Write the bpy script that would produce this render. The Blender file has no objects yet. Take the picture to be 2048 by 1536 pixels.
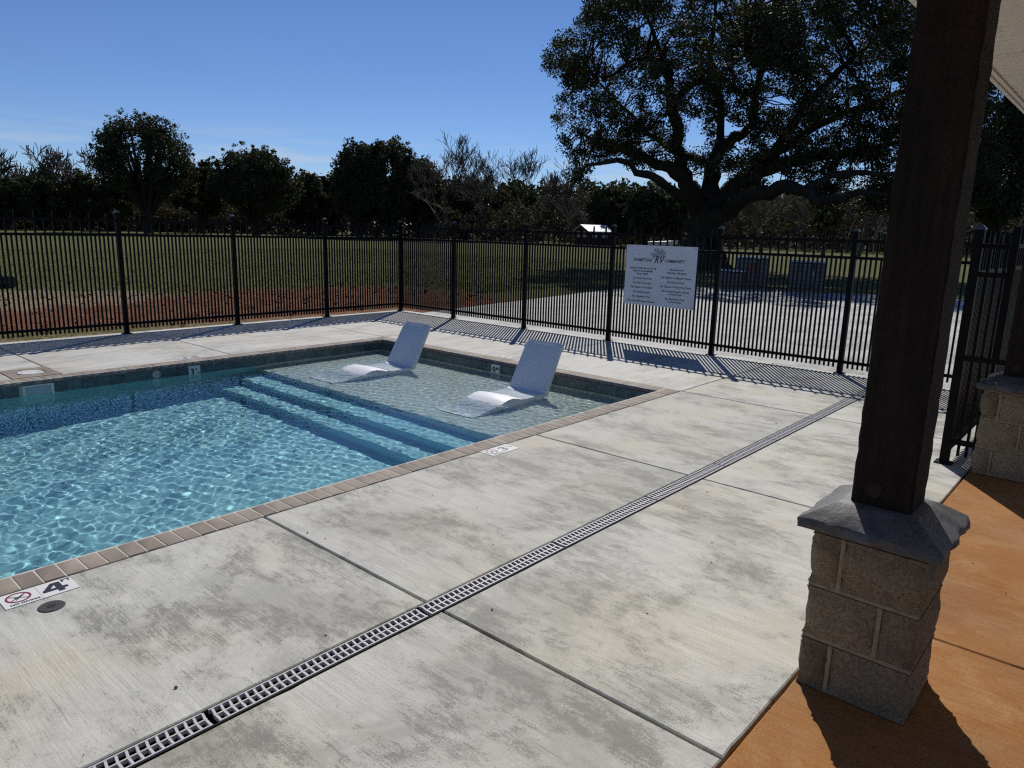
import bpy, bmesh, math, random
import numpy as np
from mathutils import Vector, Matrix

SC = bpy.context.scene
COL = SC.collection
PI = math.pi

# ---------------------------------------------------------------- camera, sky, sun, exposure
CAM = Vector((-7.279, -3.808, 1.742))
FPX = 1437.8                                   # focal length in pixels of the 2048 px wide photograph
_yaw, _pitch, _roll = (math.radians(a) for a in (41.166, 12.1075, 1.54))
_cy, _sy, _cp, _sp = math.cos(_yaw), math.sin(_yaw), math.cos(_pitch), math.sin(_pitch)
FWD = Vector((_cy * _cp, _sy * _cp, -_sp))
_r0 = Vector((_sy, -_cy, 0)); _u0 = _r0.cross(FWD)
RGT = math.cos(_roll) * _r0 + math.sin(_roll) * _u0
UPV = -math.sin(_roll) * _r0 + math.cos(_roll) * _u0
cam = bpy.data.cameras.new('camera')
cam.sensor_width = 36; cam.lens = FPX / 2048 * 36
cam.clip_start = 0.05; cam.clip_end = 4000
cam_o = bpy.data.objects.new('camera', cam); COL.objects.link(cam_o)
_m = Matrix((RGT, UPV, -FWD)).transposed().to_4x4(); _m.translation = CAM
cam_o.matrix_world = _m
SC.camera = cam_o

SUN_AZ, SUN_EL = math.radians(35.0), math.radians(43.5)
world = bpy.data.worlds.new('World'); SC.world = world
world.use_nodes = True
wn = world.node_tree
bg = wn.nodes['Background']
sky = wn.nodes.new('ShaderNodeTexSky'); sky.sky_type = 'NISHITA'; sky.sun_disc = False
sky.sun_elevation = SUN_EL; sky.sun_rotation = PI / 2 - SUN_AZ
sky.altitude = 0; sky.air_density = 0.8; sky.dust_density = 0.0; sky.ozone_density = 2.5
bg.inputs['Strength'].default_value = 0.05
# a few thin streaks of cirrus low over the trees
wtc = wn.nodes.new('ShaderNodeTexCoord')
wmap = wn.nodes.new('ShaderNodeMapping'); wmap.inputs['Scale'].default_value = (3.0, 3.0, 42.0)
wnoi = wn.nodes.new('ShaderNodeTexNoise'); wnoi.inputs['Scale'].default_value = 1.6; wnoi.inputs['Detail'].default_value = 6
wramp = wn.nodes.new('ShaderNodeValToRGB')
wramp.color_ramp.elements[0].position = 0.50; wramp.color_ramp.elements[0].color = (0, 0, 0, 1)
wramp.color_ramp.elements[1].position = 0.72; wramp.color_ramp.elements[1].color = (1, 1, 1, 1)
wsep = wn.nodes.new('ShaderNodeSeparateXYZ')
wlow = wn.nodes.new('ShaderNodeMapRange'); wlow.clamp = True
for i, v in enumerate((0.085, 0.125, 1.0, 0.0)): wlow.inputs[i + 1].default_value = v
wmul = wn.nodes.new('ShaderNodeMath'); wmul.operation = 'MULTIPLY'
wmul2 = wn.nodes.new('ShaderNodeMath'); wmul2.operation = 'MULTIPLY'; wmul2.inputs[1].default_value = 0.5
wmix = wn.nodes.new('ShaderNodeMix'); wmix.data_type = 'RGBA'; wmix.inputs[7].default_value = (13.0, 14.0, 15.0, 1)
wl = wn.links.new
wl(wtc.outputs['Generated'], wmap.inputs[0]); wl(wmap.outputs[0], wnoi.inputs['Vector']); wl(wnoi.outputs[0], wramp.inputs[0])
wl(wtc.outputs['Generated'], wsep.inputs[0]); wl(wsep.outputs['Z'], wlow.inputs[0])
wl(wramp.outputs[0], wmul.inputs[0]); wl(wlow.outputs[0], wmul.inputs[1]); wl(wmul.outputs[0], wmul2.inputs[0])
whs = wn.nodes.new('ShaderNodeHueSaturation'); whs.inputs['Saturation'].default_value = 1.04; whs.inputs['Value'].default_value = 1.6
wtint = wn.nodes.new('ShaderNodeMix'); wtint.data_type = 'RGBA'; wtint.blend_type = 'MULTIPLY'; wtint.inputs[0].default_value = 1; wtint.inputs[7].default_value = (.84, .95, 1.20, 1)
wl(sky.outputs[0], wtint.inputs[6]); wl(wtint.outputs[2], whs.inputs['Color'])
wl(wmul2.outputs[0], wmix.inputs[0]); wl(whs.outputs[0], wmix.inputs[6]); wl(wmix.outputs[2], bg.inputs['Color'])

sun = bpy.data.lights.new('sun', 'SUN'); sun.energy = 5.0; sun.angle = math.radians(0.53); sun.color = (1.0, 0.955, 0.88)
sun_o = bpy.data.objects.new('sun', sun); COL.objects.link(sun_o)
_d = Vector((math.cos(SUN_AZ) * math.cos(SUN_EL), math.sin(SUN_AZ) * math.cos(SUN_EL), math.sin(SUN_EL)))
sun_o.rotation_euler = _d.to_track_quat('Z', 'Y').to_euler()
sun_o.location = (8, 6, 14)
sun.cycles.is_caustics_light = True            # sunlight refracted by the water draws real caustics on the pool floor
SC.view_settings.view_transform = 'Standard'; SC.view_settings.look = 'None'
SC.view_settings.exposure = -0.2; SC.view_settings.gamma = 1.0
SC.view_settings.use_curve_mapping = False
SC.cycles.max_bounces = 8; SC.cycles.diffuse_bounces = 3; SC.cycles.glossy_bounces = 3
SC.cycles.transmission_bounces = 6; SC.cycles.use_denoising = False; SC.cycles.use_adaptive_sampling = False; SC.cycles.filter_width = 1.25
SC.cycles.sample_clamp_indirect = 4.0

# ---------------------------------------------------------------- helpers
def at(px, py, dist):
    """world point seen at photograph pixel (px, py) at a horizontal distance"""
    px, py, dist = float(px), float(py), float(dist)
    d = (px - 1024) / FPX * RGT - (py - 768) / FPX * UPV + FWD
    return CAM + d * (dist / math.hypot(d.x, d.y))
def fore(px):
    return FPX / math.hypot(FPX, px - 1024)          # off-axis stretch of the lens
def bearing(px, dist):
    p = at(px, 470, dist); return p.x, p.y
def link(o, parent=None):
    COL.objects.link(o)
    if parent is not None: o.parent = parent
    return o
def tag(o, label=None, cat=None, group=None, kind=None):
    if label: o['label'] = label
    if cat: o['category'] = cat
    if group: o['group'] = group
    if kind: o['kind'] = kind
    return o
def empty(name, loc=(0, 0, 0), rz=0.0, parent=None):
    o = bpy.data.objects.new(name, None); o.location = loc; o.rotation_euler = (0, 0, rz); o.empty_display_size = .2
    return link(o, parent)
def smooth(me, ang=None):
    me.polygons.foreach_set('use_smooth', np.ones(len(me.polygons), bool))
    if ang is not None: me.set_sharp_from_angle(angle=math.radians(ang))
class MB:
    def __init__(s): s.v = []; s.f = []
    def add(s, v, f):
        n = len(s.v); s.v += [tuple(p) for p in v]; s.f += [tuple(i + n for i in q) for q in f]; return s
    def box(s, a, b, M=None):
        x0, y0, z0 = a; x1, y1, z1 = b
        v = [Vector(p) for p in ((x0, y0, z0), (x1, y0, z0), (x1, y1, z0), (x0, y1, z0), (x0, y0, z1), (x1, y0, z1), (x1, y1, z1), (x0, y1, z1))]
        if M is not None: v = [M @ p for p in v]
        return s.add(v, ((0, 3, 2, 1), (4, 5, 6, 7), (0, 1, 5, 4), (1, 2, 6, 5), (2, 3, 7, 6), (3, 0, 4, 7)))
    def frustum(s, a, b, z0, z1):          # a, b: half sizes (x, y) below and above, centred
        v = [(sx * h[0], sy * h[1], z) for h, z in ((a, z0), (b, z1)) for sx, sy in ((-1, -1), (1, -1), (1, 1), (-1, 1))]
        return s.add(v, ((0, 3, 2, 1), (4, 5, 6, 7), (0, 1, 5, 4), (1, 2, 6, 5), (2, 3, 7, 6), (3, 0, 4, 7)))
    def disc(s, c, r, n=24, h=0.0, r2=None, u=Vector((1, 0, 0)), w=Vector((0, 1, 0))):
        nrm = u.cross(w); c = Vector(c); r2 = r if r2 is None else r2
        lo = [c + r * (math.cos(t) * u + math.sin(t) * w) for t in np.linspace(0, 2 * PI, n, endpoint=False)]
        if h == 0: return s.add(lo, (tuple(range(n)),))
        hi = [c + nrm * h + r2 * (math.cos(t) * u + math.sin(t) * w) for t in np.linspace(0, 2 * PI, n, endpoint=False)]
        return s.add(lo + hi, [tuple(range(n))[::-1], tuple(range(n, 2 * n))] + [(i, (i + 1) % n, n + (i + 1) % n, n + i) for i in range(n)])
    def ring(s, c, r0, r1, n=28, u=Vector((1, 0, 0)), w=Vector((0, 1, 0))):
        c = Vector(c); v = []
        for t in np.linspace(0, 2 * PI, n, endpoint=False):
            e = math.cos(t) * u + math.sin(t) * w; v += [c + r0 * e, c + r1 * e]
        return s.add(v, [(2 * i, 2 * i + 1, (2 * i + 3) % (2 * n), (2 * i + 2) % (2 * n)) for i in range(n)])
    def tube(s, pts, rad, n=6):
        pts = [Vector(p) for p in pts]; v = []; up = Vector((0.13, 0.21, 0.97))
        for i, p in enumerate(pts):
            t = (pts[min(i + 1, len(pts) - 1)] - pts[max(i - 1, 0)]).normalized()
            a = t.cross(up)
            if a.length < 1e-3: a = t.cross(Vector((1, 0, 0)))
            a.normalize(); b = t.cross(a)
            for k in range(n): v.append(p + rad[i] * (math.cos(2 * PI * k / n) * a + math.sin(2 * PI * k / n) * b))
        m = len(pts)
        f = [(i * n + k, i * n + (k + 1) % n, (i + 1) * n + (k + 1) % n, (i + 1) * n + k) for i in range(m - 1) for k in range(n)]
        f += [tuple(range(n))[::-1], tuple(range((m - 1) * n, m * n))]
        return s.add(v, f)
    def mesh(s, name):
        me = bpy.data.meshes.new(name); me.from_pydata(s.v, [], s.f); me.update(); return me
    def build(s, name, mat, parent=None, bevel=0, seg=2, sm=None):
        me = s.mesh(name); me.materials.append(mat)
        bm = bmesh.new(); bm.from_mesh(me); bmesh.ops.recalc_face_normals(bm, faces=bm.faces)
        if bevel: bmesh.ops.bevel(bm, geom=[e for e in bm.edges if e.calc_face_angle(0) > .5], offset=bevel, segments=seg, profile=.6, affect='EDGES')
        bm.to_mesh(me); bm.free()
        if sm is not None: smooth(me, sm)
        return link(bpy.data.objects.new(name, me), parent)
def inst(name, me, loc=(0, 0, 0), parent=None, rot=(0, 0, 0), scale=None):
    o = bpy.data.objects.new(name, me); o.location = loc; o.rotation_euler = rot
    if scale: o.scale = scale
    return link(o, parent)
def np_mesh(name, V, F, mat, parent=None, sm=False):
    """V (n,3) float, F (m,k) int -> object, fast"""
    V = np.asarray(V, np.float32); F = np.asarray(F, np.int32); k = F.shape[1]
    me = bpy.data.meshes.new(name)
    me.vertices.add(len(V)); me.vertices.foreach_set('co', V.ravel())
    me.loops.add(F.size); me.loops.foreach_set('vertex_index', F.ravel())
    me.polygons.add(len(F)); me.polygons.foreach_set('loop_start', np.arange(0, F.size, k, dtype=np.int32))
    me.polygons.foreach_set('loop_total', np.full(len(F), k, np.int32))
    me.update(calc_edges=True); me.materials.append(mat)
    if sm: me.polygons.foreach_set('use_smooth', np.ones(len(F), bool))
    return link(bpy.data.objects.new(name, me), parent)
def copy_tree(o, parent=None):
    c = o.copy(); COL.objects.link(c)
    if parent is not None: c.parent = parent
    for ch in list(o.children): copy_tree(ch, c)
    return c
def text_mesh(s, size, mat, align='CENTER', shear=0.0, bold=0.0, sx=1.0):
    cu = bpy.data.curves.new('lettering', 'FONT'); cu.body = s; cu.size = size; cu.align_x = align; cu.align_y = 'BOTTOM_BASELINE'
    cu.shear = shear; cu.offset = bold; cu.resolution_u = 3
    o = bpy.data.objects.new('lettering', cu)
    me = bpy.data.meshes.new_from_object(o); bpy.data.objects.remove(o); bpy.data.curves.remove(cu)
    if sx != 1.0:
        for v in me.vertices: v.co.x *= sx
    me.materials.clear(); me.materials.append(mat); me.name = 'lettering'
    return me
def vnoise(P, seed=0):
    """cheap smooth pseudo noise on (n,3) points, about -1..1"""
    r = np.random.default_rng(seed); out = np.zeros(len(P))
    for k in range(7):
        w = r.normal(size=3); w /= np.linalg.norm(w); fr = 1.0 * 1.45 ** k
        out += np.sin((P @ w) * fr * 2.1 + r.uniform(0, 6.28) + 1.3 * np.sin((P @ r.normal(size=3)) * fr * .8)) / 1.25 ** k
    return out / 3.0

# ---------------------------------------------------------------- materials
class NT:
    def __init__(s, name):
        s.m = bpy.data.materials.new(name); s.m.use_nodes = True; s.t = s.m.node_tree
        s.b = s.t.nodes['Principled BSDF']; s.out = s.t.nodes['Material Output']
        s.pos = None
    def n(s, kind, **kw):
        x = s.t.nodes.new(kind)
        for k, v in kw.items(): setattr(x, k, v)
        return x
    def l(s, a, b): s.t.links.new(a, b)
    def P(s):
        if s.pos is None: s.pos = s.n('ShaderNodeNewGeometry').outputs['Position']
        return s.pos
    def O(s): return s.n('ShaderNodeTexCoord').outputs['Object']
    def rnd(s): return s.n('ShaderNodeObjectInfo').outputs['Random']
    def noise(s, scale, detail=4, rough=.55, vec=None, sc=None, dist=0.0, off=None):
        v = s.P() if vec is None else vec
        if sc is not None or off is not None:
            mp = s.n('ShaderNodeMapping'); s.l(v, mp.inputs[0])
            if sc is not None: mp.inputs['Scale'].default_value = sc
            if off is not None: mp.inputs['Location'].default_value = off
            v = mp.outputs[0]
        x = s.n('ShaderNodeTexNoise'); s.l(v, x.inputs['Vector'])
        x.inputs['Scale'].default_value = scale; x.inputs['Detail'].default_value = detail
        x.inputs['Roughness'].default_value = rough; x.inputs['Distortion'].default_value = dist
        return x.outputs[0]
    def ramp(s, fac, a, b, lo=0.0, hi=1.0):
        x = s.n('ShaderNodeMapRange'); s.l(fac, x.inputs[0])
        x.inputs[1].default_value = a; x.inputs[2].default_value = b; x.inputs[3].default_value = lo; x.inputs[4].default_value = hi
        return x.outputs[0]
    def math(s, op, a, b=None):
        x = s.n('ShaderNodeMath', operation=op)
        for i, q in enumerate((a, b)):
            if q is None: continue
            if isinstance(q, (int, float)): x.inputs[i].default_value = q
            else: s.l(q, x.inputs[i])
        return x.outputs[0]
    def mix(s, fac, a, b, blend='MIX'):
        x = s.n('ShaderNodeMix', data_type='RGBA', blend_type=blend)
        for i, q in ((0, fac), (6, a), (7, b)):
            if isinstance(q, (int, float)): x.inputs[i].default_value = q
            elif isinstance(q, tuple): x.inputs[i].default_value = (*q, 1)
            else: s.l(q, x.inputs[i])
        return x.outputs[2]
    def col(s, c):
        if isinstance(c, tuple): s.b.inputs['Base Color'].default_value = (*c, 1)
        else: s.l(c, s.b.inputs['Base Color'])
        return s
    def rough(s, r, spec=None):
        if isinstance(r, (int, float)): s.b.inputs['Roughness'].default_value = r
        else: s.l(r, s.b.inputs['Roughness'])
        if spec is not None: s.b.inputs['Specular IOR Level'].default_value = spec
        return s
    def bump(s, h, strength=.3, dist=.01):
        x = s.n('ShaderNodeBump'); x.inputs['Strength'].default_value = strength; x.inputs['Distance'].default_value = dist
        s.l(h, x.inputs['Height']); s.l(x.outputs[0], s.b.inputs['Normal']); return s
def plain(name, c, r=.6, spec=.4, metal=0.0, var=.12, vscale=9.0):
    k = NT(name); nz = k.noise(vscale, 5, vec=k.O())
    f = k.ramp(nz, .3, .7, 1 - var, 1 + var)
    k.col(k.mix(1.0, (c[0], c[1], c[2]), f, 'MULTIPLY')).rough(r, spec)
    k.b.inputs['Metallic'].default_value = metal
    return k.m

def concrete(name, base, along='Y', warm=.35, dirt=1.0, seed=0.0):
    """broom finished concrete: streaks run along Y or X, grey weathering blotches, tan stains"""
    k = NT(name)
    sc = (1.0, .05, 1.0) if along == 'Y' else (.05, 1.0, 1.0)
    sc2 = (1.0, .22, 1.0) if along == 'Y' else (.22, 1.0, 1.0)
    r = k.rnd(); off = k.n('ShaderNodeCombineXYZ'); 
    k.l(k.math('MULTIPLY', r, 37.0), off.inputs[0]); k.l(k.math('MULTIPLY', r, 19.0), off.inputs[1])
    va = k.n('ShaderNodeVectorMath', operation='ADD'); k.l(k.P(), va.inputs[0]); k.l(off.outputs[0], va.inputs[1]); v = va.outputs[0]
    broom = k.noise(120, 5, .75, v, (1.0, .022, 1.0) if along == 'Y' else (.022, 1.0, 1.0))
    band = k.noise(9, 7, .72, v, sc2)
    blot = k.noise(1.25, 12, .74, v, (1.0, .62, 1.0) if along == 'Y' else (.62, 1.0, 1.0), .35)
    blot2 = k.noise(4.2, 12, .80, v, (1.0, .5, 1.0) if along == 'Y' else (.5, 1.0, 1.0), .2, (3.1, 7.7, seed))
    tan = k.noise(.9, 6, .6, v, None, .2, (9.1, 2.2, seed))
    spk = k.noise(130, 4, .75, v)
    scr = k.noise(52, 4, .7, v, (1.0, .03, 1.0) if along == 'Y' else (.03, 1.0, 1.0))
    c = k.mix(k.ramp(band, .34, .66), tuple(x * .90 for x in base), tuple(min(1, x * 1.10) for x in base))
    c = k.mix(k.math('MULTIPLY', k.ramp(tan, .49, .66), warm * .95), c, (base[0] * .98, base[1] * .86, base[2] * .62))
    fineb = k.math('ADD', k.math('MULTIPLY', k.math('ADD', broom, -.5), .34), k.math('MULTIPLY', k.math('ADD', spk, -.5), .40))
    blot = k.math('ADD', blot, fineb); blot2 = k.math('ADD', blot2, fineb)
    m1 = k.math('MULTIPLY', k.ramp(blot, .48, .585), .60 * dirt)
    c = k.mix(m1, c, (base[0] * .50, base[1] * .50, base[2] * .48))
    m2 = k.math('MULTIPLY', k.math('MULTIPLY', k.ramp(blot2, .49, .545), k.ramp(blot, .46, .54)), .80 * dirt)
    c = k.mix(m2, c, (base[0] * .36, base[1] * .355, base[2] * .34))
    c = k.mix(1.0, c, k.ramp(broom, .32, .68, .78, 1.20), 'MULTIPLY')
    c = k.mix(1.0, c, k.ramp(spk, .34, .66, .80, 1.18), 'MULTIPLY')
    c = k.mix(1.0, c, k.ramp(scr, .62, .70, 1.0, .62), 'MULTIPLY')
    c = k.mix(1.0, c, k.ramp(r, 0, 1, .95, 1.05), 'MULTIPLY')
    k.col(c).rough(k.ramp(blot, .4, .7, .82, .62), .35)
    k.bump(k.math('ADD', broom, k.math('MULTIPLY', spk, .5)), .45, .0025)
    return k.m

M = {}
M['deck_y'] = concrete('broom concrete across', (.485, .478, .435), 'Y', .5, 1.12)
M['deck_x'] = concrete('broom concrete along', (.50, .49, .455), 'X', .25, .6, 4.0)
M['pad'] = concrete('pad concrete', (.45, .45, .44), 'X', .2, 1.2, 8.0)
M['joint'] = plain('joint filler', (.035, .033, .03), .9)
# acid stained orange patio
k = NT('stained patio concrete')
a1 = k.noise(1.7, 8, .65, None, (.6, 1.0, 1), .4); a2 = k.noise(70, 3, .6, None, (1.0, .05, 1)); a3 = k.noise(4.0, 10, .75, None, (1.0, .75, 1), .4, (3, 1, 0)); a4 = k.noise(1.1, 5, .6, None, None, 0, (5, 8, 2))
c = k.mix(k.ramp(a1, .32, .68), (.34, .158, .052), (.265, .108, .032))
c = k.mix(k.math('MULTIPLY', k.ramp(a3, .48, .66), .55), c, (.40, .25, .125))
c = k.mix(k.math('MULTIPLY', k.ramp(a4, .50, .66), .6), c, (.235, .125, .06))
c = k.mix(1.0, c, k.ramp(a2, .32, .68, .90, 1.09), 'MULTIPLY')
c = k.mix(1.0, c, k.ramp(k.noise(120, 4, .75), .34, .66, .82, 1.16), 'MULTIPLY')
k.col(c).rough(.8, .12).bump(a2, .35, .003); M['patio'] = k.m
# coping brick
k = NT('taupe coping brick')
r = k.rnd(); n1 = k.noise(26, 7, .7); n2 = k.noise(5, 4); n3 = k.noise(260, 2)
c = k.mix(r, (.20, .165, .138), (.285, .24, .20))
c = k.mix(k.math('MULTIPLY', k.ramp(n1, .5, .72), .6), c, (.14, .11, .095))
c = k.mix(k.math('MULTIPLY', k.ramp(n2, .5, .7), .45), c, (.34, .27, .225))
c = k.mix(1.0, c, k.ramp(n3, .3, .7, .9, 1.1), 'MULTIPLY')
k.col(c).rough(.75, .3).bump(n3, .3, .002); M['brick'] = k.m
M['mortar'] = plain('pale mortar', (.50, .465, .41), .9, .2)
# waterline tile
k = NT('slate blue waterline tile')
r = k.rnd(); n1 = k.noise(14, 7, .7, None, None, .8); n2 = k.noise(40, 5)
c = k.mix(r, (.030, .055, .060), (.075, .125, .135))
c = k.mix(k.ramp(n1, .48, .66), c, (.115, .15, .15)); c = k.mix(k.math('MULTIPLY', k.ramp(n2, .5, .7), .6), c, (.03, .035, .035))
k.col(c).rough(.28, .5); M['wtile'] = k.m
# plaster of the pool: water's depth tint put into the colour, bluer basin, greyer shelf
def plaster(name, a, b):
    k = NT(name); n1 = k.noise(2.3, 4); n2 = k.noise(120, 3)
    c = k.mix(k.ramp(n1, .35, .65), a, b); c = k.mix(1.0, c, k.ramp(n2, .3, .7, .86, 1.14), 'MULTIPLY')
    k.col(c).rough(.85, .2); return k.m
M['plaster'] = plaster('deep water tint plaster', (.25, .50, .54), (.30, .56, .59))
M['shelf'] = plaster('shallow water tint plaster', (.44, .50, .47), (.49, .545, .505))
k = NT('pool water'); nt = k.t; nt.nodes.remove(k.b)
gl = k.n('ShaderNodeBsdfGlass'); gl.inputs['Roughness'].default_value = 0.0; gl.inputs['IOR'].default_value = 1.333
gl.inputs['Color'].default_value = (.95, .99, 1.0, 1); k.l(gl.outputs[0], k.out.inputs[0]); M['water'] = k.m
# fence
M['iron'] = plain('black powder coat', (.0035, .0035, .004), .5, .12, 0.0, .1)
M['cap'] = plain('black post cap', (.012, .012, .013), .22, .6)
M['lounger'] = plain('white moulded plastic', (.72, .72, .74), .42, .35, 0, .02, 4)
M['white'] = plain('white glazed tile', (.70, .69, .66), .3, .5, 0, .03)
M['ink'] = plain('black print', (.012, .013, .02), .5)
M['red'] = plain('dark red print', (.20, .012, .03), .5)
M['sign'] = plain('white sign sheet', (.70, .72, .77), .35, .5, 0, .02)
M['signink'] = plain('sign print dark blue grey', (.035, .045, .075), .6)
M['signgrey'] = plain('sign print grey', (.25, .27, .30), .6)
M['grate'] = plain('light grey drain grate', (.46, .46, .47), .5, .3, 0, .06, 20)
M['channel'] = plain('dark drain channel', (.006, .006, .006), .8)
M['plug'] = plain('dark rubber cap', (.03, .03, .032), .7)
M['vinyl'] = plain('white vinyl', (.84, .81, .75), .5, .4, 0, .03)
k = NT('perforated vinyl'); w = k.n('ShaderNodeTexVoronoi'); w.inputs['Scale'].default_value = 90; k.l(k.P(), w.inputs['Vector'])
k.col(k.mix(k.ramp(w.outputs['Distance'], .25, .32), (.14, .13, .12), (.84, .81, .75))).rough(.5, .4); M['vent'] = k.m
# rough sawn post
k = NT('dark stained rough sawn timber')
o = k.O(); g1 = k.noise(6, 7, .65, o, (6, 6, .35)); g2 = k.noise(38, 3, .6, o, (.25, .6, 1.0), 1.5); g3 = k.noise(1.6, 5, .6, o, (1, 1, .6))
c = k.mix(k.ramp(g1, .35, .7), (.006, .004, .003), (.026, .014, .009)); c = k.mix(k.math('MULTIPLY', k.ramp(g3, .5, .68), .7), c, (.045, .020, .013))
c = k.mix(1.0, c, k.ramp(g2, .35, .65, .75, 1.2), 'MULTIPLY')
k.col(c).rough(.75, .25).bump(k.math('ADD', g2, g1), .6, .006); M['wood'] = k.m
M['knot'] = plain('timber knot', (.024, .014, .009), .7, .3, 0, .35, 60)
# split face block, mortar and cap stone
k = NT('split face block'); n1 = k.noise(85, 7, .75); n2 = k.noise(9, 5); r = k.rnd()
c = k.mix(k.ramp(n1, .35, .68), (.19, .14, .088), (.50, .385, .25)); c = k.mix(k.math('MULTIPLY', k.ramp(n2, .5, .7), .5), c, (.16, .13, .10)); c = k.mix(1.0, c, k.ramp(r, 0, 1, .74, 1.2), 'MULTIPLY')
k.col(c).rough(.9, .2).bump(n1, 1.0, .016); M['block'] = k.m
M['blockmortar'] = plain('tan block mortar', (.33, .255, .16), .9, .2, 0, .25, 30)
k = NT('slate cap stone'); n1 = k.noise(18, 7, .7); n2 = k.noise(3.5, 5)
c = k.mix(k.ramp(n1, .35, .7), (.055, .055, .058), (.12, .12, .122)); c = k.mix(k.math('MULTIPLY', k.ramp(n2, .5, .7), .6), c, (.16, .15, .135))
k.col(c).rough(.55, .5).bump(n1, .5, .008); M['cap_stone'] = k.m
# ground: olive winter grass, red dug soil by the fence, pale straw
k = NT('field and dug soil'); p = k.P(); sx = k.n('ShaderNodeSeparateXYZ'); k.l(p, sx.inputs[0]); X, Y = sx.outputs[0], sx.outputs[1]
e1 = k.noise(.55, 6, .65); e2 = k.noise(2.6, 7, .7); e3 = k.noise(14, 5, .7); e4 = k.noise(.10, 5, .6); e5 = k.noise(55, 3)
grass = k.mix(k.ramp(e4, .35, .65), (.070, .088, .020), (.105, .110, .034))
grass = k.mix(k.math('MULTIPLY', k.ramp(e2, .45, .7), .65), grass, (.145, .135, .055))
grass = k.mix(k.math('MULTIPLY', k.ramp(e3, .5, .7), .55), grass, (.040, .052, .014))
soil = k.mix(k.ramp(e2, .35, .65), (.115, .042, .022), (.25, .108, .056)); soil = k.mix(k.ramp(e3, .50, .72), soil, (.05, .022, .014)); soil = k.mix(k.math('MULTIPLY', k.ramp(e5, .5, .7), .45), soil, (.36, .22, .14))
straw = k.mix(k.ramp(e3, .4, .65), (.19, .145, .09), (.38, .31, .22))
edge = k.math('ADD', Y, k.math('MULTIPLY', k.ramp(e1, .25, .75, -1, 1), 1.6)); edge = k.math('ADD', edge, k.math('MULTIPLY', k.ramp(e2, .3, .7, -1, 1), .8))
isoil = k.math('MULTIPLY', k.ramp(edge, 14.7, 13.7), k.ramp(X, 8.5, 5.5))
isoil = k.math('MULTIPLY', isoil, k.ramp(k.math('ADD', k.math('MULTIPLY', X, .17), Y), 8.2, 8.6))
sd = k.math('ADD', k.math('POWER', k.math('MULTIPLY', k.math('ADD', X, 3.0), .30), 2.0), k.math('POWER', k.math('MULTIPLY', k.math('ADD', Y, -14.6), .38), 2.0))
istraw = k.math('MULTIPLY', k.ramp(k.math('ADD', sd, k.ramp(e2, .3, .7, -.6, .6)), 1.3, .7), .85)
fr = k.math('MULTIPLY', k.math('MULTIPLY', k.ramp(edge, 16.2, 14.2), k.ramp(e3, .45, .6)), k.ramp(X, 8.5, 5.5))
c = k.mix(k.math('MULTIPLY', fr, .7), grass, (.21, .16, .10)); c = k.mix(isoil, c, soil); c = k.mix(istraw, c, straw)
near = k.math('MULTIPLY', k.ramp(Y, 8.75, 8.4), k.ramp(X, 3.2, 2.8)); c = k.mix(k.math('MULTIPLY', near, k.ramp(e3, .4, .6)), c, (.33, .25, .15))
k.col(c).rough(.95, .1).bump(k.math('ADD', e3, k.math('MULTIPLY', e5, .5)), .9, .06); M['ground'] = k.m
def leafmat(name, a, b, rough=.45, spec=.5):
    k = NT(name); n = k.noise(.6, 3); n2 = k.noise(5, 2)
    c = k.mix(k.ramp(n, .35, .65), a, b); c = k.mix(1.0, c, k.ramp(n2, .3, .7, .6, 1.4), 'MULTIPLY'); k.col(c).rough(rough, spec)
    tr = k.n('ShaderNodeBsdfTranslucent'); k.l(k.mix(1.0, c, (1.5, 1.6, .8), 'MULTIPLY'), tr.inputs[0]); ms = k.n('ShaderNodeMixShader'); ms.inputs[0].default_value = .12
    k.l(k.b.outputs[0], ms.inputs[1]); k.l(tr.outputs[0], ms.inputs[2]); k.l(ms.outputs[0], k.out.inputs[0]); return k.m
M['oakleaf'] = leafmat('live oak leaf', (.026, .032, .013), (.050, .054, .024), .62, .16)
M['leaf'] = leafmat('evergreen leaf', (.030, .036, .016), (.060, .064, .032), .7, .1)
M['leaf2'] = leafmat('olive leaf', (.06, .062, .018), (.10, .090, .025), .55, .3)
k = NT('oak bark'); n1 = k.noise(7, 6, .7, None, (1, 1, .3)); k.col(k.mix(k.ramp(n1, .35, .65), (.018, .014, .010), (.05, .042, .032))).rough(.9, .15).bump(n1, .8, .05); M['bark'] = k.m
M['twig'] = leafmat('grey twigs', (.10, .088, .072), (.16, .140, .115), .9, .1)
M['brush'] = leafmat('dry brush', (.050, .042, .032), (.10, .082, .060), .9, .1)
M['grassblade'] = leafmat('winter grass blade', (.085, .10, .026), (.17, .155, .065), .8, .1)
M['litter'] = plain('leaf fleck', (.06, .04, .025), .9, .1, 0, .5, 2)
M['clod'] = plain('soil clods', (.10, .04, .024), .95, .1, 0, .5, 3)
M['strawm'] = plain('dry straw', (.34, .27, .17), .9, .1, 0, .3, 3)
M['wrap'] = plain('grey wrapped block', (.085, .09, .10), .35, .5, 0, .25, 6)
M['wrapw'] = plain('clear plastic wrap', (.55, .57, .60), .25, .6, 0, .2, 8)
M['pallet'] = plain('pallet wood', (.20, .15, .10), .85, .2, 0, .3, 10)
M['redmark'] = plain('red label', (.35, .02, .015), .5)
M['barn'] = plain('dark red siding', (.055, .016, .014), .8, .2)
M['metalroof'] = plain('pale metal roof', (.50, .51, .53), .35, .5, .2, .05)
M['glass'] = plain('window pane', (.30, .32, .34), .15, .6)
M['hull'] = plain('white boat hull', (.66, .66, .66), .4, .5)
M['pipe'] = plain('black plastic pipe', (.012, .012, .013), .5)

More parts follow.
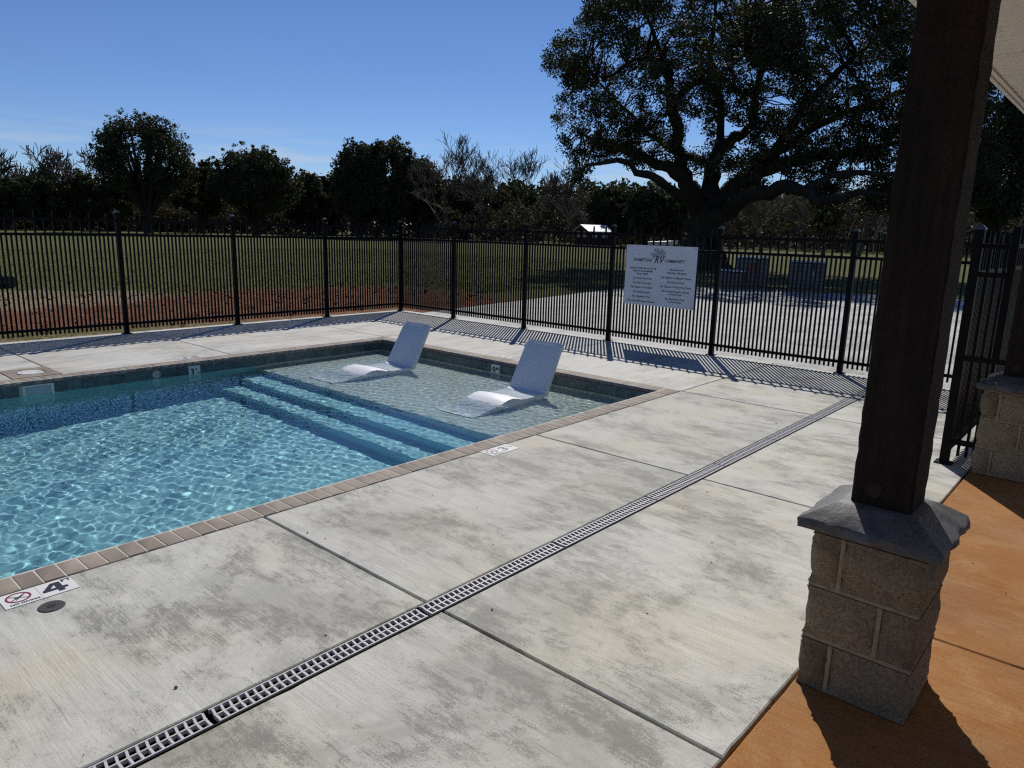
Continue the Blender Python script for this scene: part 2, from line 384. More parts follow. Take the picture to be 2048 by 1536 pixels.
# ---------------------------------------------------------------- measured layout (metres; pool corner of the coping at the origin)
PW, CW = 5.315, .205                 # outer coping width across the pool, width of the coping
XF, YF = 2.615, 8.042                # fence lines beyond the end and beyond the far side
SEC = 1.8343                         # post spacing
ZW = -.145                           # water level
X0 = -8.6                            # pool runs on out of the frame

# ---------------------------------------------------------------- ground
def lines(*segs):
    out = [segs[0][0]]
    for a, b, s in segs: out += list(np.linspace(a, b, max(2, int(round((b - a) / s)) + 1))[1:])
    return np.array(out)
DX1, DY1, DX0, DY0 = 2.72, 8.17, -11.0, -9.0
gx = lines((-900, -200, 100), (-200, -40, 20), (-40, -11, 3), (-11, DX1, .11), (DX1, 9, .14), (9, 60, 2.5), (60, 220, 16), (220, 900, 80))
gy = lines((-900, -200, 100), (-200, -20, 20), (-20, DY0, 3), (DY0, DY1, 2.0), (DY1, 17.5, .11), (17.5, 40, 1.2), (40, 220, 15), (220, 900, 80))
GX, GY = np.meshgrid(gx, gy, indexing='ij'); P3 = np.stack([GX, GY, np.zeros_like(GX)], -1).reshape(-1, 3)
gz = np.full(len(P3), -.06)
win = np.clip((P3[:, 1] - 8.35) / .5, 0, 1) * np.clip((15.0 - P3[:, 1]) / 2.0, 0, 1) * np.clip((7 - P3[:, 0]) / 2.5, 0, 1) * np.clip((P3[:, 0] + 16) / 2, 0, 1)
lump = .07 * np.abs(vnoise(P3 * 1.6, 1)) + .05 * vnoise(P3 * 4.2, 2) + .035 * np.maximum(vnoise(P3 * 9.0, 3), 0)
gz += win * (lump + .05)
gz += np.where((P3[:, 1] > 10) & (np.abs(P3[:, 0]) < 60) & (P3[:, 1] < 60), .03 * vnoise(P3 * .35, 4), 0)
P3[:, 2] = gz
nx, ny = GX.shape; idx = np.arange(nx * ny).reshape(nx, ny)
cxm = (gx[:-1] + gx[1:]) / 2; cym = (gy[:-1] + gy[1:]) / 2
inside = ((cxm > DX0) & (cxm < DX1))[:, None] & ((cym > DY0) & (cym < DY1))[None, :]
F4 = np.stack([idx[:-1, :-1], idx[1:, :-1], idx[1:, 1:], idx[:-1, 1:]], -1)[~inside]
g = np_mesh('ground', P3, F4, M['ground'], sm=True); tag(g, kind='structure')

# concrete pad beyond the end fence
pad = [(DX1 + .012, 7.55), (4.5, 7.85), (9.0, 8.5), (12.7, 9.05), (15.2, 8.2), (16.3, 6.6), (17.2, 4.7), (18.2, 2.7), (20.0, -1.5), (24, -12), (DX1 + .012, -12)]
mb = MB(); n = len(pad); mb.add([(x, y, -.14) for x, y in pad] + [(x, y, -.015) for x, y in pad], [tuple(range(n, 2 * n)), tuple(range(n))[::-1]] + [(i, (i + 1) % n, n + (i + 1) % n, n + i) for i in range(n)])
o = mb.build('concrete_pad', M['pad']); tag(o, kind='structure')

# ---------------------------------------------------------------- pool deck: one slab per bay, open joints between them
deck = empty('pool_deck'); tag(deck, kind='structure')
def slab(x0, x1, y0, y1, mat, parent, name='concrete_slab', gap=.006, top=0.0, rag=.0008):
    x0 += gap; x1 -= gap; y0 += gap; y1 -= gap
    rng = random.Random(int((x0 * 7 + y0 * 13) * 100)); per = []
    def edge(ax, ay, bx, by):
        L = math.hypot(bx - ax, by - ay); n = max(2, int(L / .07)); nxv, nyv = (by - ay) / L, -(bx - ax) / L
        for i in range(n):
            t = i / n; r = 0 if i == 0 else -abs(rng.gauss(0, rag)) * (1 if rng.random() < .93 else 2.5)
            per.append((ax + (bx - ax) * t + nxv * r, ay + (by - ay) * t + nyv * r))
    edge(x0, y0, x1, y0); edge(x1, y0, x1, y1); edge(x1, y1, x0, y1); edge(x0, y1, x0, y0)
    n = len(per); cx, cy = (x0 + x1) / 2, (y0 + y1) / 2
    ins = [(x - math.copysign(.006, x - cx), y - math.copysign(.006, y - cy)) for x, y in per]
    v = [(x, y, -.12) for x, y in per] + [(x, y, top - .005) for x, y in per] + [(x, y, top) for x, y in ins]
    f = [tuple(range(2 * n, 3 * n))] + [(i, (i + 1) % n, n + (i + 1) % n, n + i) for i in range(n)] + [(n + i, n + (i + 1) % n, 2 * n + (i + 1) % n, 2 * n + i) for i in range(n)]
    return MB().add(v, f).build(name, mat, parent)
xs = [-10.36, -7.77, -5.177, -2.587, 0.0]
for a, b in zip(xs[:-1], xs[1:]):
    slab(a, b, -1.469, .005, M['deck_y'], deck)
    slab(a, b, -2.975, -1.574, M['deck_y'], deck)
slab(0, DX1, -1.470, 0, M['deck_y'], deck); slab(0, DX1, -2.975, -1.574, M['deck_y'], deck)
slab(0, DX1, 0, 2.65, M['deck_x'], deck); slab(0, DX1, 2.65, PW, M['deck_x'], deck); slab(0, DX1, PW, DY1, M['deck_x'], deck)
for a, b in zip([-10.6, -7.2, -4.64, -2.60], [-7.2, -4.64, -2.60, 0.0]): slab(a, b, PW, DY1, M['deck_x'], deck)
mb = MB()
for a, b in (((-10.6, -3.0), (DX1, -1.590)), ((-10.6, -1.455), (DX1, -.20)), ((.004, -.2), (DX1, DY1)), ((-10.6, PW + .1), (.004, DY1))):
    mb.box((a[0], a[1], -.20), (b[0], b[1], -.035))
mb.build('joint_filler', M['joint'], deck)

patio = empty('patio_floor'); tag(patio, kind='structure')
for a, b in zip([-11, -7.63, -3.815, 0.0], [-7.63, -3.815, 0.0, DX1]): slab(a, b, -8.9, -2.980, M['patio'], patio, 'patio_slab', .003, .002)
MB().box((-11, -9, -.2), (DX1, -3.001, -.03)).build('joint_filler', M['joint'], patio)

# ---------------------------------------------------------------- swimming pool
pool = empty('swimming_pool'); tag(pool, kind='structure')
WY0, WY1, WX1 = .225, 5.128, -.223   # faces of the pool walls
recv = []
SHX, S1X, S2X = -2.35, -2.71, -3.03
SHZ, S1Z, S2Z, FZ = -.374, -.60, -.83, -1.07
o = MB().box((SHX, WY0, -1.6), (WX1, WY1, SHZ)).build('sun_shelf', M['shelf'], pool, .012, 2, 30); recv.append(o)
for xa, xb, z in ((S1X, SHX, S1Z), (S2X, S1X, S2Z)):
    o = MB().box((xa, WY0, -1.6), (xb - .001, WY1, z)).build('step', M['plaster'], pool, .012, 2, 30); recv.append(o)
# floor with rounded coves up the long walls, sloping deeper to the left
mb = MB(); rows = []
ys = [WY0, WY0, WY0 + .03, WY0 + .12] + list(np.linspace(WY0 + .3, WY1 - .3, 6)) + [WY1 - .12, WY1 - .03, WY1, WY1]
zc = [.9, .12, .035, .0] + [0] * 6 + [.0, .035, .12, .9]
fx = [S2X - .001, -4.2, -5.4, -6.6, X0]; fz = [FZ, FZ - .03, FZ - .10, FZ - .18, FZ - .35]
v = []
for x, z in zip(fx, fz):
    for y, q in zip(ys, zc): v.append((x, y, -.05 if q == .9 else z + q))
m_ = len(ys); mb.add(v, [(i * m_ + j, i * m_ + j + 1, (i + 1) * m_ + j + 1, (i + 1) * m_ + j) for i in range(len(fx) - 1) for j in range(m_ - 1)])
o = mb.build('pool_floor', M['plaster'], pool, sm=50); recv.append(o)
mb = MB().box((S2X, WY1, -1.6), (SHX - .001, WY1 + .1, -.051)).box((S2X, WY0 - .1, -1.6), (SHX - .001, WY0, -.051)).box((X0 - .2, WY0, -1.6), (X0, WY1, -.051))
o = mb.build('pool_wall', M['plaster'], pool); recv.append(o)
mb = MB().box((SHX, WY1, -1.6), (.1, WY1 + .1, -.051)).box((WX1, WY0 - .1, -1.6), (WX1 + .1, WY1 - .001, -.051)).box((SHX, WY0 - .1, -1.6), (WX1 - .001, WY0, -.051))
o = mb.build('shelf_wall', M['shelf'], pool); recv.append(o)
mb = MB().box((X0, WY1 + .002, -1.0), (S2X - .002, WY1 + .1, -.052)).box((X0, WY0 - .1, -1.0), (S2X - .002, WY0 - .002, -.052)); mb.build('wall_backing', M['mortar'], pool)
# dark trim tiles let into the nosings
tm = MB().box((-.018, -.035, -.008), (.018, .035, .0025)).mesh('trim_tile'); tm.materials.append(M['wtile'])
for ex, ez, st in ((SHX + .035, SHZ, .31), (S1X + .035, S1Z, .31), (S2X + .035, S2Z, .31)):
    for y in np.arange(WY0 + .2, WY1 - .1, st): recv.append(inst('trim_tile', tm, (ex, y, ez), pool))
# waterline tiles
th = .1524; tl = MB().box((-th / 2 + .0015, -.010, -th), (th / 2 - .0015, .012, 0)).mesh('waterline_tile'); tl.materials.append(M['wtile'])
SKX0, SKX1 = -5.05, -4.81
for i in range(44):
    x = WX1 - .01 - th * (i + .5)
    if SKX0 - .03 < x < SKX1 + .03: continue
    recv.append(inst('waterline_tile', tl, (x, WY1, -.047), pool))
for i in range(32):
    y = WY1 - .012 - th * (i + .5); recv.append(inst('waterline_tile', tl, (WX1, y, -.047), pool, (0, 0, -PI / 2)))
# skimmer mouth in the far wall
sk = MB().box((SKX0 - .03, WY1 - .014, -.21), (SKX0, WY1 + .01, -.047)).box((SKX1, WY1 - .014, -.21), (SKX1 + .03, WY1 + .01, -.047)).box((SKX0, WY1 - .014, -.062), (SKX1, WY1 + .01, -.047)).build('skimmer_mouth', M['white'], pool)
MB().box((SKX0, WY1 - .006, -.19), (SKX1, WY1 - .002, -.085)).build('skimmer_weir', plain('pale grey weir', (.42, .50, .50), .4), sk)
# coping bricks: bull nosed, laid on edge all round on a mortar bed
bw = .0930; prof = [(0, -.045), (0, .001), (.004, .004), (.165, .004), (.182, .001), (.195, -.008), (.203, -.022), (.203, -.032), (.195, -.042), (.19, -.045)]
def brick_mesh(seed):
    rr = random.Random(seed); n = len(prof); v = []
    for x, inset in ((-bw / 2, .003), (-bw / 2 + .004, 0), (bw / 2 - .004, 0), (bw / 2, .003)):
        for (d, z) in prof: v.append((x + rr.gauss(0, .0006), min(max(d, inset), .203 - inset), z - inset + rr.gauss(0, .0005)))
    f = [tuple(range(n))[::-1], tuple(range(3 * n, 4 * n))] + [(s * n + i, s * n + (i + 1) % n, (s + 1) * n + (i + 1) % n, (s + 1) * n + i) for s in range(3) for i in range(n)]
    b = MB().add(v, f); me = b.mesh('coping_brick'); me.materials.append(M['brick']); smooth(me, 35); return me
bms = [brick_mesh(i) for i in range(4)]; rb = random.Random(5); p_ = .0976
for i in range(88):
    x = -p_ * (i + .5)
    inst('coping_brick', bms[i % 4], (x, 0, rb.gauss(0, .0003)), pool, (0, 0, rb.gauss(0, .003)))
    inst('coping_brick', bms[(i * 3) % 4], (x, PW, rb.gauss(0, .0003)), pool, (0, 0, PI + rb.gauss(0, .003)))
nb = int(round((PW - 2 * CW) / p_)); q_ = (PW - 2 * CW) / nb
for i in range(nb): inst('coping_brick', bms[i % 4], (0, CW + q_ * (i + .5), rb.gauss(0, .0003)), pool, (0, 0, PI / 2 + rb.gauss(0, .003)))
MB().box((X0, .003, -.2), (-.003, .190, .0018)).box((X0, PW - .190, -.2), (-.003, PW - .003, .0018)).box((-.190, .191, -.2), (-.003, PW - .191, .0018)).build('mortar_bed', M['mortar'], pool)
for o in recv: o.cycles.is_caustics_receiver = True

# water: one rippled refracting sheet; the sun draws its caustics through it
rg = np.random.default_rng(11); st = .0121
wx = np.linspace(X0 + .02, WX1 - .011, int((WX1 - X0) / st)); wy = np.linspace(WY0 + .001, WY1 - .011, int((WY1 - WY0) / st))
WX, WY = np.meshgrid(wx, wy, indexing='ij'); Z = np.zeros_like(WX)
for q in range(80):
    lam = math.exp(rg.uniform(math.log(.044), math.log(.155))); t = rg.normal(2.2, 1.1) if q % 2 else rg.uniform(0, 2 * PI)
    A = .0080 * lam * lam * rg.uniform(.5, 1.4); kk = 2 * PI / lam
    Z += A * np.sin(kk * (WX * math.cos(t) + WY * math.sin(t)) + rg.uniform(0, 6.28) + .5 * np.sin(1.3 * WX + 2.1 * WY + q))
for q in range(12):
    lam = rg.uniform(.45, 1.1); t = rg.uniform(0, 2 * PI); kk = 2 * PI / lam
    Z += .00045 * lam * np.sin(kk * (WX * math.cos(t) + WY * math.sin(t)) + rg.uniform(0, 6.28))
calm = .75 + .25 * np.sin(.9 * WX + 1.7) * np.sin(1.1 * WY + .4)
Z = ZW + Z * calm * (1 + 1.1 * np.clip((WX + 2.5) / .5, 0, 1))
nx, ny = WX.shape; idx = np.arange(nx * ny).reshape(nx, ny)
wo = np_mesh('water', np.stack([WX, WY, Z], -1).reshape(-1, 3), np.stack([idx[:-1, :-1], idx[1:, :-1], idx[1:, 1:], idx[:-1, 1:]], -1).reshape(-1, 4), M['water'], sm=True)
wo.cycles.is_caustics_caster = True; tag(wo, kind='structure')

# ---------------------------------------------------------------- trench drain
dr = empty('trench_drain', (0, -1.522, 0)); tag(dr, 'narrow grey slotted trench drain running the length of the concrete deck', 'drain')
MB().box((-9.4, -.051, -.18), (DX1 - .02, -.047, -.001)).box((-9.4, .047, -.18), (DX1 - .02, .051, -.001)).box((-9.4, -.047, -.18), (DX1 - .02, .047, -.15)).build('channel', M['channel'], dr)
gl_ = 1.0; mb = MB(); nsl = 30; pt = (gl_ - .02) / nsl
mb.box((.004, .0395, -.016), (gl_ - .004, .0455, .001)).box((.004, -.0455, -.016), (gl_ - .004, -.0395, .001)).box((.004, -.0032, -.016), (gl_ - .004, .0032, .0005))
for i in range(nsl + 1):
    x = .010 + pt * i; w = .0046
    mb.add([(x - w, .0, -.016), (x + w, .0, -.016), (x + w + .007, .04, -.016), (x - w + .007, .04, -.016), (x - w, .0, .0), (x + w, .0, .0), (x + w + .007, .04, .0), (x - w + .007, .04, .0)], ((0, 3, 2, 1), (4, 5, 6, 7), (0, 1, 5, 4), (1, 2, 6, 5), (2, 3, 7, 6), (3, 0, 4, 7)))
    mb.box((x - w, -.04, -.016), (x + w, .0, .0))
o = mb.build('grate', M['grate'], dr); o.location = (-9.304, 0, .001)
for i in range(1, 12): inst('grate', o.data, (-9.304 + 1.017 * i, 0, .001), dr)

# ---------------------------------------------------------------- fences
pick = {}
def picket_mesh(kind):
    top, tip = {'tall': (1.80, .035), 'middle': (1.715, 0), 'puppy': (1.515, 0)}[kind]
    h = .011; b = MB().box((-h, -h, .075), (h, h, top))
    if tip:
        b = MB(); b.v = []; b.f = []
        v = [(-h, -h, .075), (h, -h, .075), (h, h, .075), (-h, h, .075), (-h, -h, top), (h, -h, top), (h, h, top), (-h, h, top), (-.004, -h, top + tip), (.004, -h, top + tip), (.004, h, top + tip), (-.004, h, top + tip)]
        b.add(v, ((0, 3, 2, 1), (0, 1, 5, 4), (1, 2, 6, 5), (2, 3, 7, 6), (3, 0, 4, 7), (4, 5, 9, 8), (5, 6, 10, 9), (6, 7, 11, 10), (7, 4, 8, 11), (8, 9, 10, 11)))
    me = b.mesh('picket'); me.materials.append(M['iron']); return me
for kd in ('tall', 'middle', 'puppy'): pick[kd] = picket_mesh(kd)
PH = .032
pm = MB().box((-PH, -PH, .0), (PH, PH, 1.835)).mesh('fence_post'); pm.materials.append(M['iron'])
cm = MB().frustum((.037, .037), (.036, .036), 1.835, 1.850).frustum((.034, .034), (.012, .012), 1.8505, 1.872).mesh('post_cap'); cm.materials.append(M['cap'])
bp = MB().box((-.062, -.062, .001), (.062, .062, .010)).mesh('base_plate'); bp.materials.append(M['iron'])
def rail_mesh(L, low=False):
    b = MB().box((0, -.018, -.019), (L, .018, .019)); me = b.mesh('fence_rail'); me.materials.append(M['iron']); return me
def fence(origin, rz, posts, label, group=None, base=True, last=True):
    root = empty('picket_fence', origin, rz); tag(root, label, 'fence', group)
    for i, x in enumerate(posts):
        if i == len(posts) - 1 and not last: continue
        p = inst('fence_post', pm, (x, 0, 0), root)
        inst('post_cap', cm, (0, 0, 0), p)
        if base: inst('base_plate', bp, (0, 0, 0), p)
    for a, b in zip(posts[:-1], posts[1:]):
        L = b - a - 2 * PH; rm = rail_mesh(L)
        for z in (.155, 1.505, 1.715): inst('fence_rail', rm, (a + PH, 0, z), root)
        n = int(round(L / .0604)) - 1; n += (n + 1) % 2
        for j in range(n):
            kd = 'puppy' if j % 2 == 0 else ('tall' if j % 4 == 1 else 'middle')
            inst('picket', pick[kd], (a + PH + L * (j + 1) / (n + 1), 0, 0), root)
    return root
# end run: along +Y, local x = distance from the corner by the patio
y9 = -.904
fence((XF, -2.785, 0), PI / 2, [0, y9 + 2.785] + [y9 + 2.785 + SEC * i for i in (1, 2, 3, 4)] + [YF + 2.785], 'black picket fence behind the two loungers carrying the white sign')
# far run: from the corner to the left
fence((XF, YF, 0), PI, [SEC * i for i in range(0, 7)], 'black picket fence along the far left side before the red soil')
bpy.data.objects['picket_fence.001'].children[0].hide_render = False
# patio run towards the second pillar
fence((-.80, -2.785, 0), 0, [0, 1.70, XF + .80], 'black picket fence seen edge on behind the second stone pillar')
# short filler panel between that fence and the second pillar
fl = empty('fence_filler', (-.80, -2.785, 0)); tag(fl, 'short black filler panel between fence post and the second pillar', 'fence panel')
MB().box((-.016, -.198, .165), (.016, -PH - .002, .205)).build('fence_rail', M['iron'], fl)
MB().box((-.016, -.300, .84), (.016, -PH - .002, .88)).build('fence_rail', M['iron'], fl)
for y in (-.085, -.140, -.188): MB().box((-.010, y - .010, .075), (.010, y + .010, 1.80)).build('picket', M['iron'], fl)
MB().box((-.024, -.255, .885), (.024, -.207, 1.86)).build('fence_post', M['iron'], fl)
for z in (1.505, 1.715): MB().box((-.012, -.205, z - .018), (.012, -PH - .002, z + .018)).build('fence_rail', M['iron'], fl)
# small black bracket clamped to a post beside the sign
hk = empty('bracket', (XF, .945, 1.42)); tag(hk, 'small black forked bracket on the fence post right of the sign', 'bracket')
MB().box((-.040, -.040, -.03), (-.0325, .060, .06)).box((-.045, .045, -.02), (-.02, .085, .085)).build('clamp', M['iron'], hk)
MB().box((-.045, -.19, -.012), (-.030, -.03, .012)).box((-.045, -.19, .012), (-.030, -.172, .05)).box((-.045, -.145, .012), (-.030, -.127, .05)).build('arm', M['iron'], hk)

# ---------------------------------------------------------------- sign on the end fence
SGX = XF - .0215; SW, SH = 1.230, .925
sg = empty('pool_rules_sign', (SGX, 2.490, 1.562)); tag(sg, 'white pool rules sign with tree logo fixed to the black fence', 'sign')
sb = MB().box((-.004, -SW, -SH), (0, 0, 0)).build('sign_sheet', M['sign'], sg)
RS = Matrix(((0, 0, -1, 0), (-1, 0, 0, 0), (0, 1, 0, 0), (0, 0, 0, 1)))
def sput(s, x, y, size, mat, align='CENTER', shear=0, bold=0.0, sx=1.0, name='lettering', lift=.0055):
    me = text_mesh(s, size, mat, align, shear, bold, sx); o = bpy.data.objects.new(name, me)
    o.matrix_local = Matrix.Translation((-lift, -x, -y)) @ RS; return link(o, sg)
sput('HOMESTEAD', .475, .245, .062, M['signink'], 'RIGHT', 0, .0014, .92)
sput('COMMUNITY', .690, .245, .062, M['signink'], 'LEFT', 0, .0014, .92)
sput('RV', .585, .262, .150, M['signink'], 'CENTER', .35, .0030, .85)
yl = [('Anyone under the age of 18', .345), ('must be accompanied', .388), ('by an adult', .430), ('No Diving into Pool', .502), ('No Solo Swimming', .574), ('No Running or Pushing', .642), ('No Foul Language', .714), ('No Diapers in Pool', .786), ('No One with Open Wounds', .858)]
yr = [('No One with', .345), ('Infectious Diseases', .392), ('No Spitting or Blowing Noses', .466), ('No Food in Pool', .534), ('No Glass in Pool or Pool Area', .602), ('No Smoking/Vaping in Pool', .672), ('or Pool Area', .714), ('No Animals in Pool', .786), ('or Pool Area', .830)]
for s, y in yl: sput(s, .318, y + .02, .0415, M['signink'], 'CENTER', 0, .0009)
for s, y in yr: sput(s, .905, y + .02, .0415, M['signink'], 'CENTER', 0, .0009)
rt = random.Random(2); mb = MB()
for i in range(150):
    a = rt.uniform(0, 2 * PI); q = math.sqrt(rt.random()); x = .575 + .125 * q * math.cos(a); y = .125 + .085 * q * math.sin(a)
    if y > .165 and abs(x - .575) < .06: continue
    mb.disc((-.0047 - .00001 * (i % 40), -x, -y), rt.uniform(.005, .012), 6, 0, None, Vector((0, -1, 0)), Vector((0, 0, 1)))
mb.build('tree_emblem', M['signgrey'], sg)
mb = MB()
for x, y in ((.03, .03), (SW - .03, .03), (.03, SH - .03), (SW - .03, SH - .03)): mb.disc((-.005, -x, -y), .008, 10, .003, .006, Vector((0, -1, 0)), Vector((0, 0, 1)))
mb.build('screw', M['iron'], sg)

# ---------------------------------------------------------------- in-water loungers
def lounger(x, y, rz, dz, label):
    root = empty('pool_lounger', (x, y, SHZ + .0005), rz); tag(root, label, 'lounger', 'white loungers standing on the sun shelf')
    # seat shell: foot at local x = 0, head towards +x; width along y
    tx = [0, .06, .16, .30, .42, .52, .60, .68, .76, .84, .92, 1.00, 1.08, 1.16, 1.235, 1.30]
    tz = [.018, .032, .070, .138, .200, .246, .268, .270, .256, .236, .220, .212, .212, .222, .238, .250]
    bx = [1.345, 1.33, 1.27, 1.15, 1.0, .8, .6, .4, .2, .04]; bz = [.200, .130, .06, .012, 0, 0, 0, 0, 0, 0]
    poly = list(zip(tx, tz)) + list(zip(bx, bz)); n = len(poly); W = .56; H = W / 2
    v = []; secs = [(-H, .018), (-H + .010, .004), (-H + .03, 0), (0, -.006), (H - .03, 0), (H - .010, .004), (H, .018)]
    cxx = sum(p[0] for p in poly) / n; 
    for yy, ins in secs:
        for i, (px, pz) in enumerate(poly):
            z = pz - ins if i < len(tx) else max(pz, 0) + (min(ins, .004) if pz > 0 else 0)
            xx = px + (ins * .5 if px < .1 else (-ins * .5 if px > 1.25 else 0))
            # the shell narrows a little under the knee
            yk = yy * (1 - .035 * math.exp(-((px - .62) / .22) ** 2))
            v.append((xx, yk, max(z, 0.0)))
    f = [tuple(range(n)), tuple(range((len(secs) - 1) * n, len(secs) * n))[::-1]]
    f += [(s * n + i, (s + 1) * n + i, (s + 1) * n + (i + 1) % n, s * n + (i + 1) % n) for s in range(len(secs) - 1) for i in range(n)]
    a = MB().add(v, f).build('seat', M['lounger'], root, sm=42)
    # backrest: slightly dished slab leaning back
    bv = []; L = .66; nb_ = 11; cols = [-H, -H + .012, -H + .05, 0, H - .05, H - .012, H]
    ax, az = math.cos(math.radians(59)), math.sin(math.radians(59)); P0 = Vector((1.245, 0, .232))
    for side in (0, 1):
        for i in range(nb_):
            t = i / (nb_ - 1); s = L * t
            for c in cols:
                e = abs(c) / H; edge = .016 if e > .99 else (.004 if e > .9 else 0)
                tp = .010 if i == nb_ - 1 else 0
                d = (-.012 * (1 - e * e) * math.sin(PI * t) + edge) if side == 0 else (.085 - .028 * t - edge - tp)
                if side == 0: d += tp
                s2 = s - (.010 if (i == nb_ - 1 and e > .95) else 0)
                bv.append((P0.x + ax * s2 + az * d, c * (1 - .03 * t), P0.z + az * s2 - ax * d))
    m = len(cols); N = nb_ * m; bf = []
    for i in range(nb_ - 1):
        for j in range(m - 1):
            q = i * m + j; bf += [(q, q + 1, q + m + 1, q + m), (N + q, N + q + m, N + q + m + 1, N + q + 1)]
    for i in range(nb_ - 1):
        for j in (0, m - 1): bf.append((i * m + j, (i + 1) * m + j, N + (i + 1) * m + j, N + i * m + j))
    for j in range(m - 1):
        for i in (0, nb_ - 1): bf.append((i * m + j, i * m + j + 1, N + i * m + j + 1, N + i * m + j))
    b = MB().add(bv, bf).build('backrest', M['lounger'], root, sm=40)
    # recessed grip line near the top of the back
    gmb = MB(); s = L - .035; d = -.0035
    gmb.add([(P0.x + ax * (s + q) + az * (d - e), yy, P0.z + az * (s + q) - ax * (d - e)) for yy in (-.15, .15) for q, e in ((-.004, 0), (.004, 0), (.004, .004), (-.004, .004))], ((0, 1, 2, 3), (7, 6, 5, 4), (0, 4, 5, 1), (1, 5, 6, 2), (2, 6, 7, 3), (3, 7, 4, 0)))
    gmb.build('grip_ridge', M['lounger'], b)
    MB().disc((1.05, .06, .2135), .012, 10, .003, .011).build('fill_plug', M['plug'], a)
    for o in (a, b): o.cycles.is_caustics_receiver = True
    return root
lounger(-2.055, 1.580, math.radians(2.0), 0, 'white plastic pool lounger on the shelf nearer the patio, right of the other')
lounger(-2.150, 3.905, math.radians(-1.0), 0, 'white plastic pool lounger on the shelf farther from the patio, left of the other')

# ---------------------------------------------------------------- depth markers and small fittings
def put(parent, me, M4, name='lettering'):
    o = bpy.data.objects.new(name, me); o.matrix_local = M4; return link(o, parent)
def nodive(parent, cx, cy, r, z, caption=True, base=Matrix.Identity(4)):
    u = Vector((1, 0, 0)); w = Vector((0, 1, 0))
    mb = MB().ring((cx, cy, z), r * .82, r, 32)
    for sgn in (1, -1):
        d = (u * .8 + w * .6 * sgn).normalized(); nn = Vector((-d.y, d.x, 0)); c = Vector((cx, cy, z + .0003 * (sgn + 2)))
        mb.add([c - d * r * .85 - nn * r * .04, c + d * r * .85 - nn * r * .04, c + d * r * .85 + nn * r * .04, c - d * r * .85 + nn * r * .04], ((0, 1, 2, 3),))
    o = mb.build('no_symbol', M['red'], parent); o.matrix_local = base
    c = Vector((cx, cy, z + .0018)); S = r
    # diver: head, body and arms bent downwards, legs up behind
    fig = MB().disc(c + Vector((-.22, -.12, 0)) * S, .11 * S, 10)
    fig.add([c + Vector(q) * S for q in ((-.12, -.10, 0), (.02, -.22, 0), (.34, .10, 0), (.26, .22, 0))], ((0, 1, 2, 3),))
    fig.add([c + Vector(q) * S for q in ((.26, .22, .0004), (.34, .10, .0004), (.60, .38, .0004), (.56, .44, .0004))], ((0, 1, 2, 3),))
    fig.add([c + Vector(q) * S for q in ((-.04, -.20, .0006), (.04, -.22, .0006), (-.24, -.52, .0006), (-.30, -.48, .0006))], ((0, 1, 2, 3),))
    fo = fig.build('diver_figure', M['ink'], parent); fo.matrix_local = base
    if caption:
        o = bpy.data.objects.new('lettering', text_mesh('NO DIVING', .020, M['ink'], 'CENTER', 0, .0006, 1.15)); o.matrix_local = base @ Matrix.Translation((cx + .012, cy - r - .022, z)); link(o, parent)
def deck_marker(x, y, rz, kind, label, ratio=1.0):
    root = empty('depth_marker', (x, y, .0035), rz); tag(root, label, 'depth marker', 'white depth markers set in the deck')
    for i in (0, 1):
        MB().box((.1524 * i + .001, 0, -.012), (.1524 * (i + 1) - .001, .1524, 0)).build('tile', M['white'], root)
    nodive(root, .072, .088, .052, .0012)
    if kind == '4':
        mb = MB(); z = .0012
        mb.add([(.224, .022, z), (.251, .022, z), (.251, .128, z), (.224, .128, z)], ((0, 1, 2, 3),))
        mb.add([(.165, .046, z + .0003), (.270, .046, z + .0003), (.270, .068, z + .0003), (.165, .068, z + .0003)], ((0, 1, 2, 3),))
        mb.add([(.165, .060, z + .0006), (.193, .060, z + .0006), (.240, .128, z + .0006), (.212, .128, z + .0006)], ((0, 1, 2, 3),))
        mb.build('numeral', M['ink'], root)
        put(root, text_mesh('FT', .042, M['ink'], 'LEFT', 0, .0008, 1.0), Matrix.Translation((.258, .112, .0012)))
    elif kind == '9':
        put(root, text_mesh('9', .135, M['ink'], 'CENTER', 0, .0035, 1.2), Matrix.Translation((.207, .030, .0012)))
        put(root, text_mesh('IN', .042, M['ink'], 'LEFT', 0, .0010, 1.1), Matrix.Translation((.255, .110, .0012)))
    else:
        put(root, text_mesh('3', .125, M['ink'], 'CENTER', 0, .0030, 1.2), Matrix.Translation((.198, .034, .0012)))
        put(root, text_mesh('1', .040, M['ink'], 'LEFT', 0, .0006), Matrix.Translation((.243, .112, .0012)))
        put(root, text_mesh('/', .060, M['ink'], 'LEFT', 0, .0006), Matrix.Translation((.256, .078, .0012)))
        put(root, text_mesh('2', .040, M['ink'], 'LEFT', 0, .0006), Matrix.Translation((.274, .066, .0012)))
    return root
deck_marker(-6.547, -.168, 0, '4', 'white deck tile pair reading 4 FT beside a no diving symbol')
deck_marker(-3.302, -.160, 0, '3', 'white deck tile pair reading 3 1/2 on the near concrete deck')
deck_marker(-2.975, 5.500, PI, '3', 'foreshortened white deck tile pair on the far concrete deck')
deck_marker(.185, 2.570, PI / 2, '9', 'foreshortened white deck tile pair behind the right lounger')
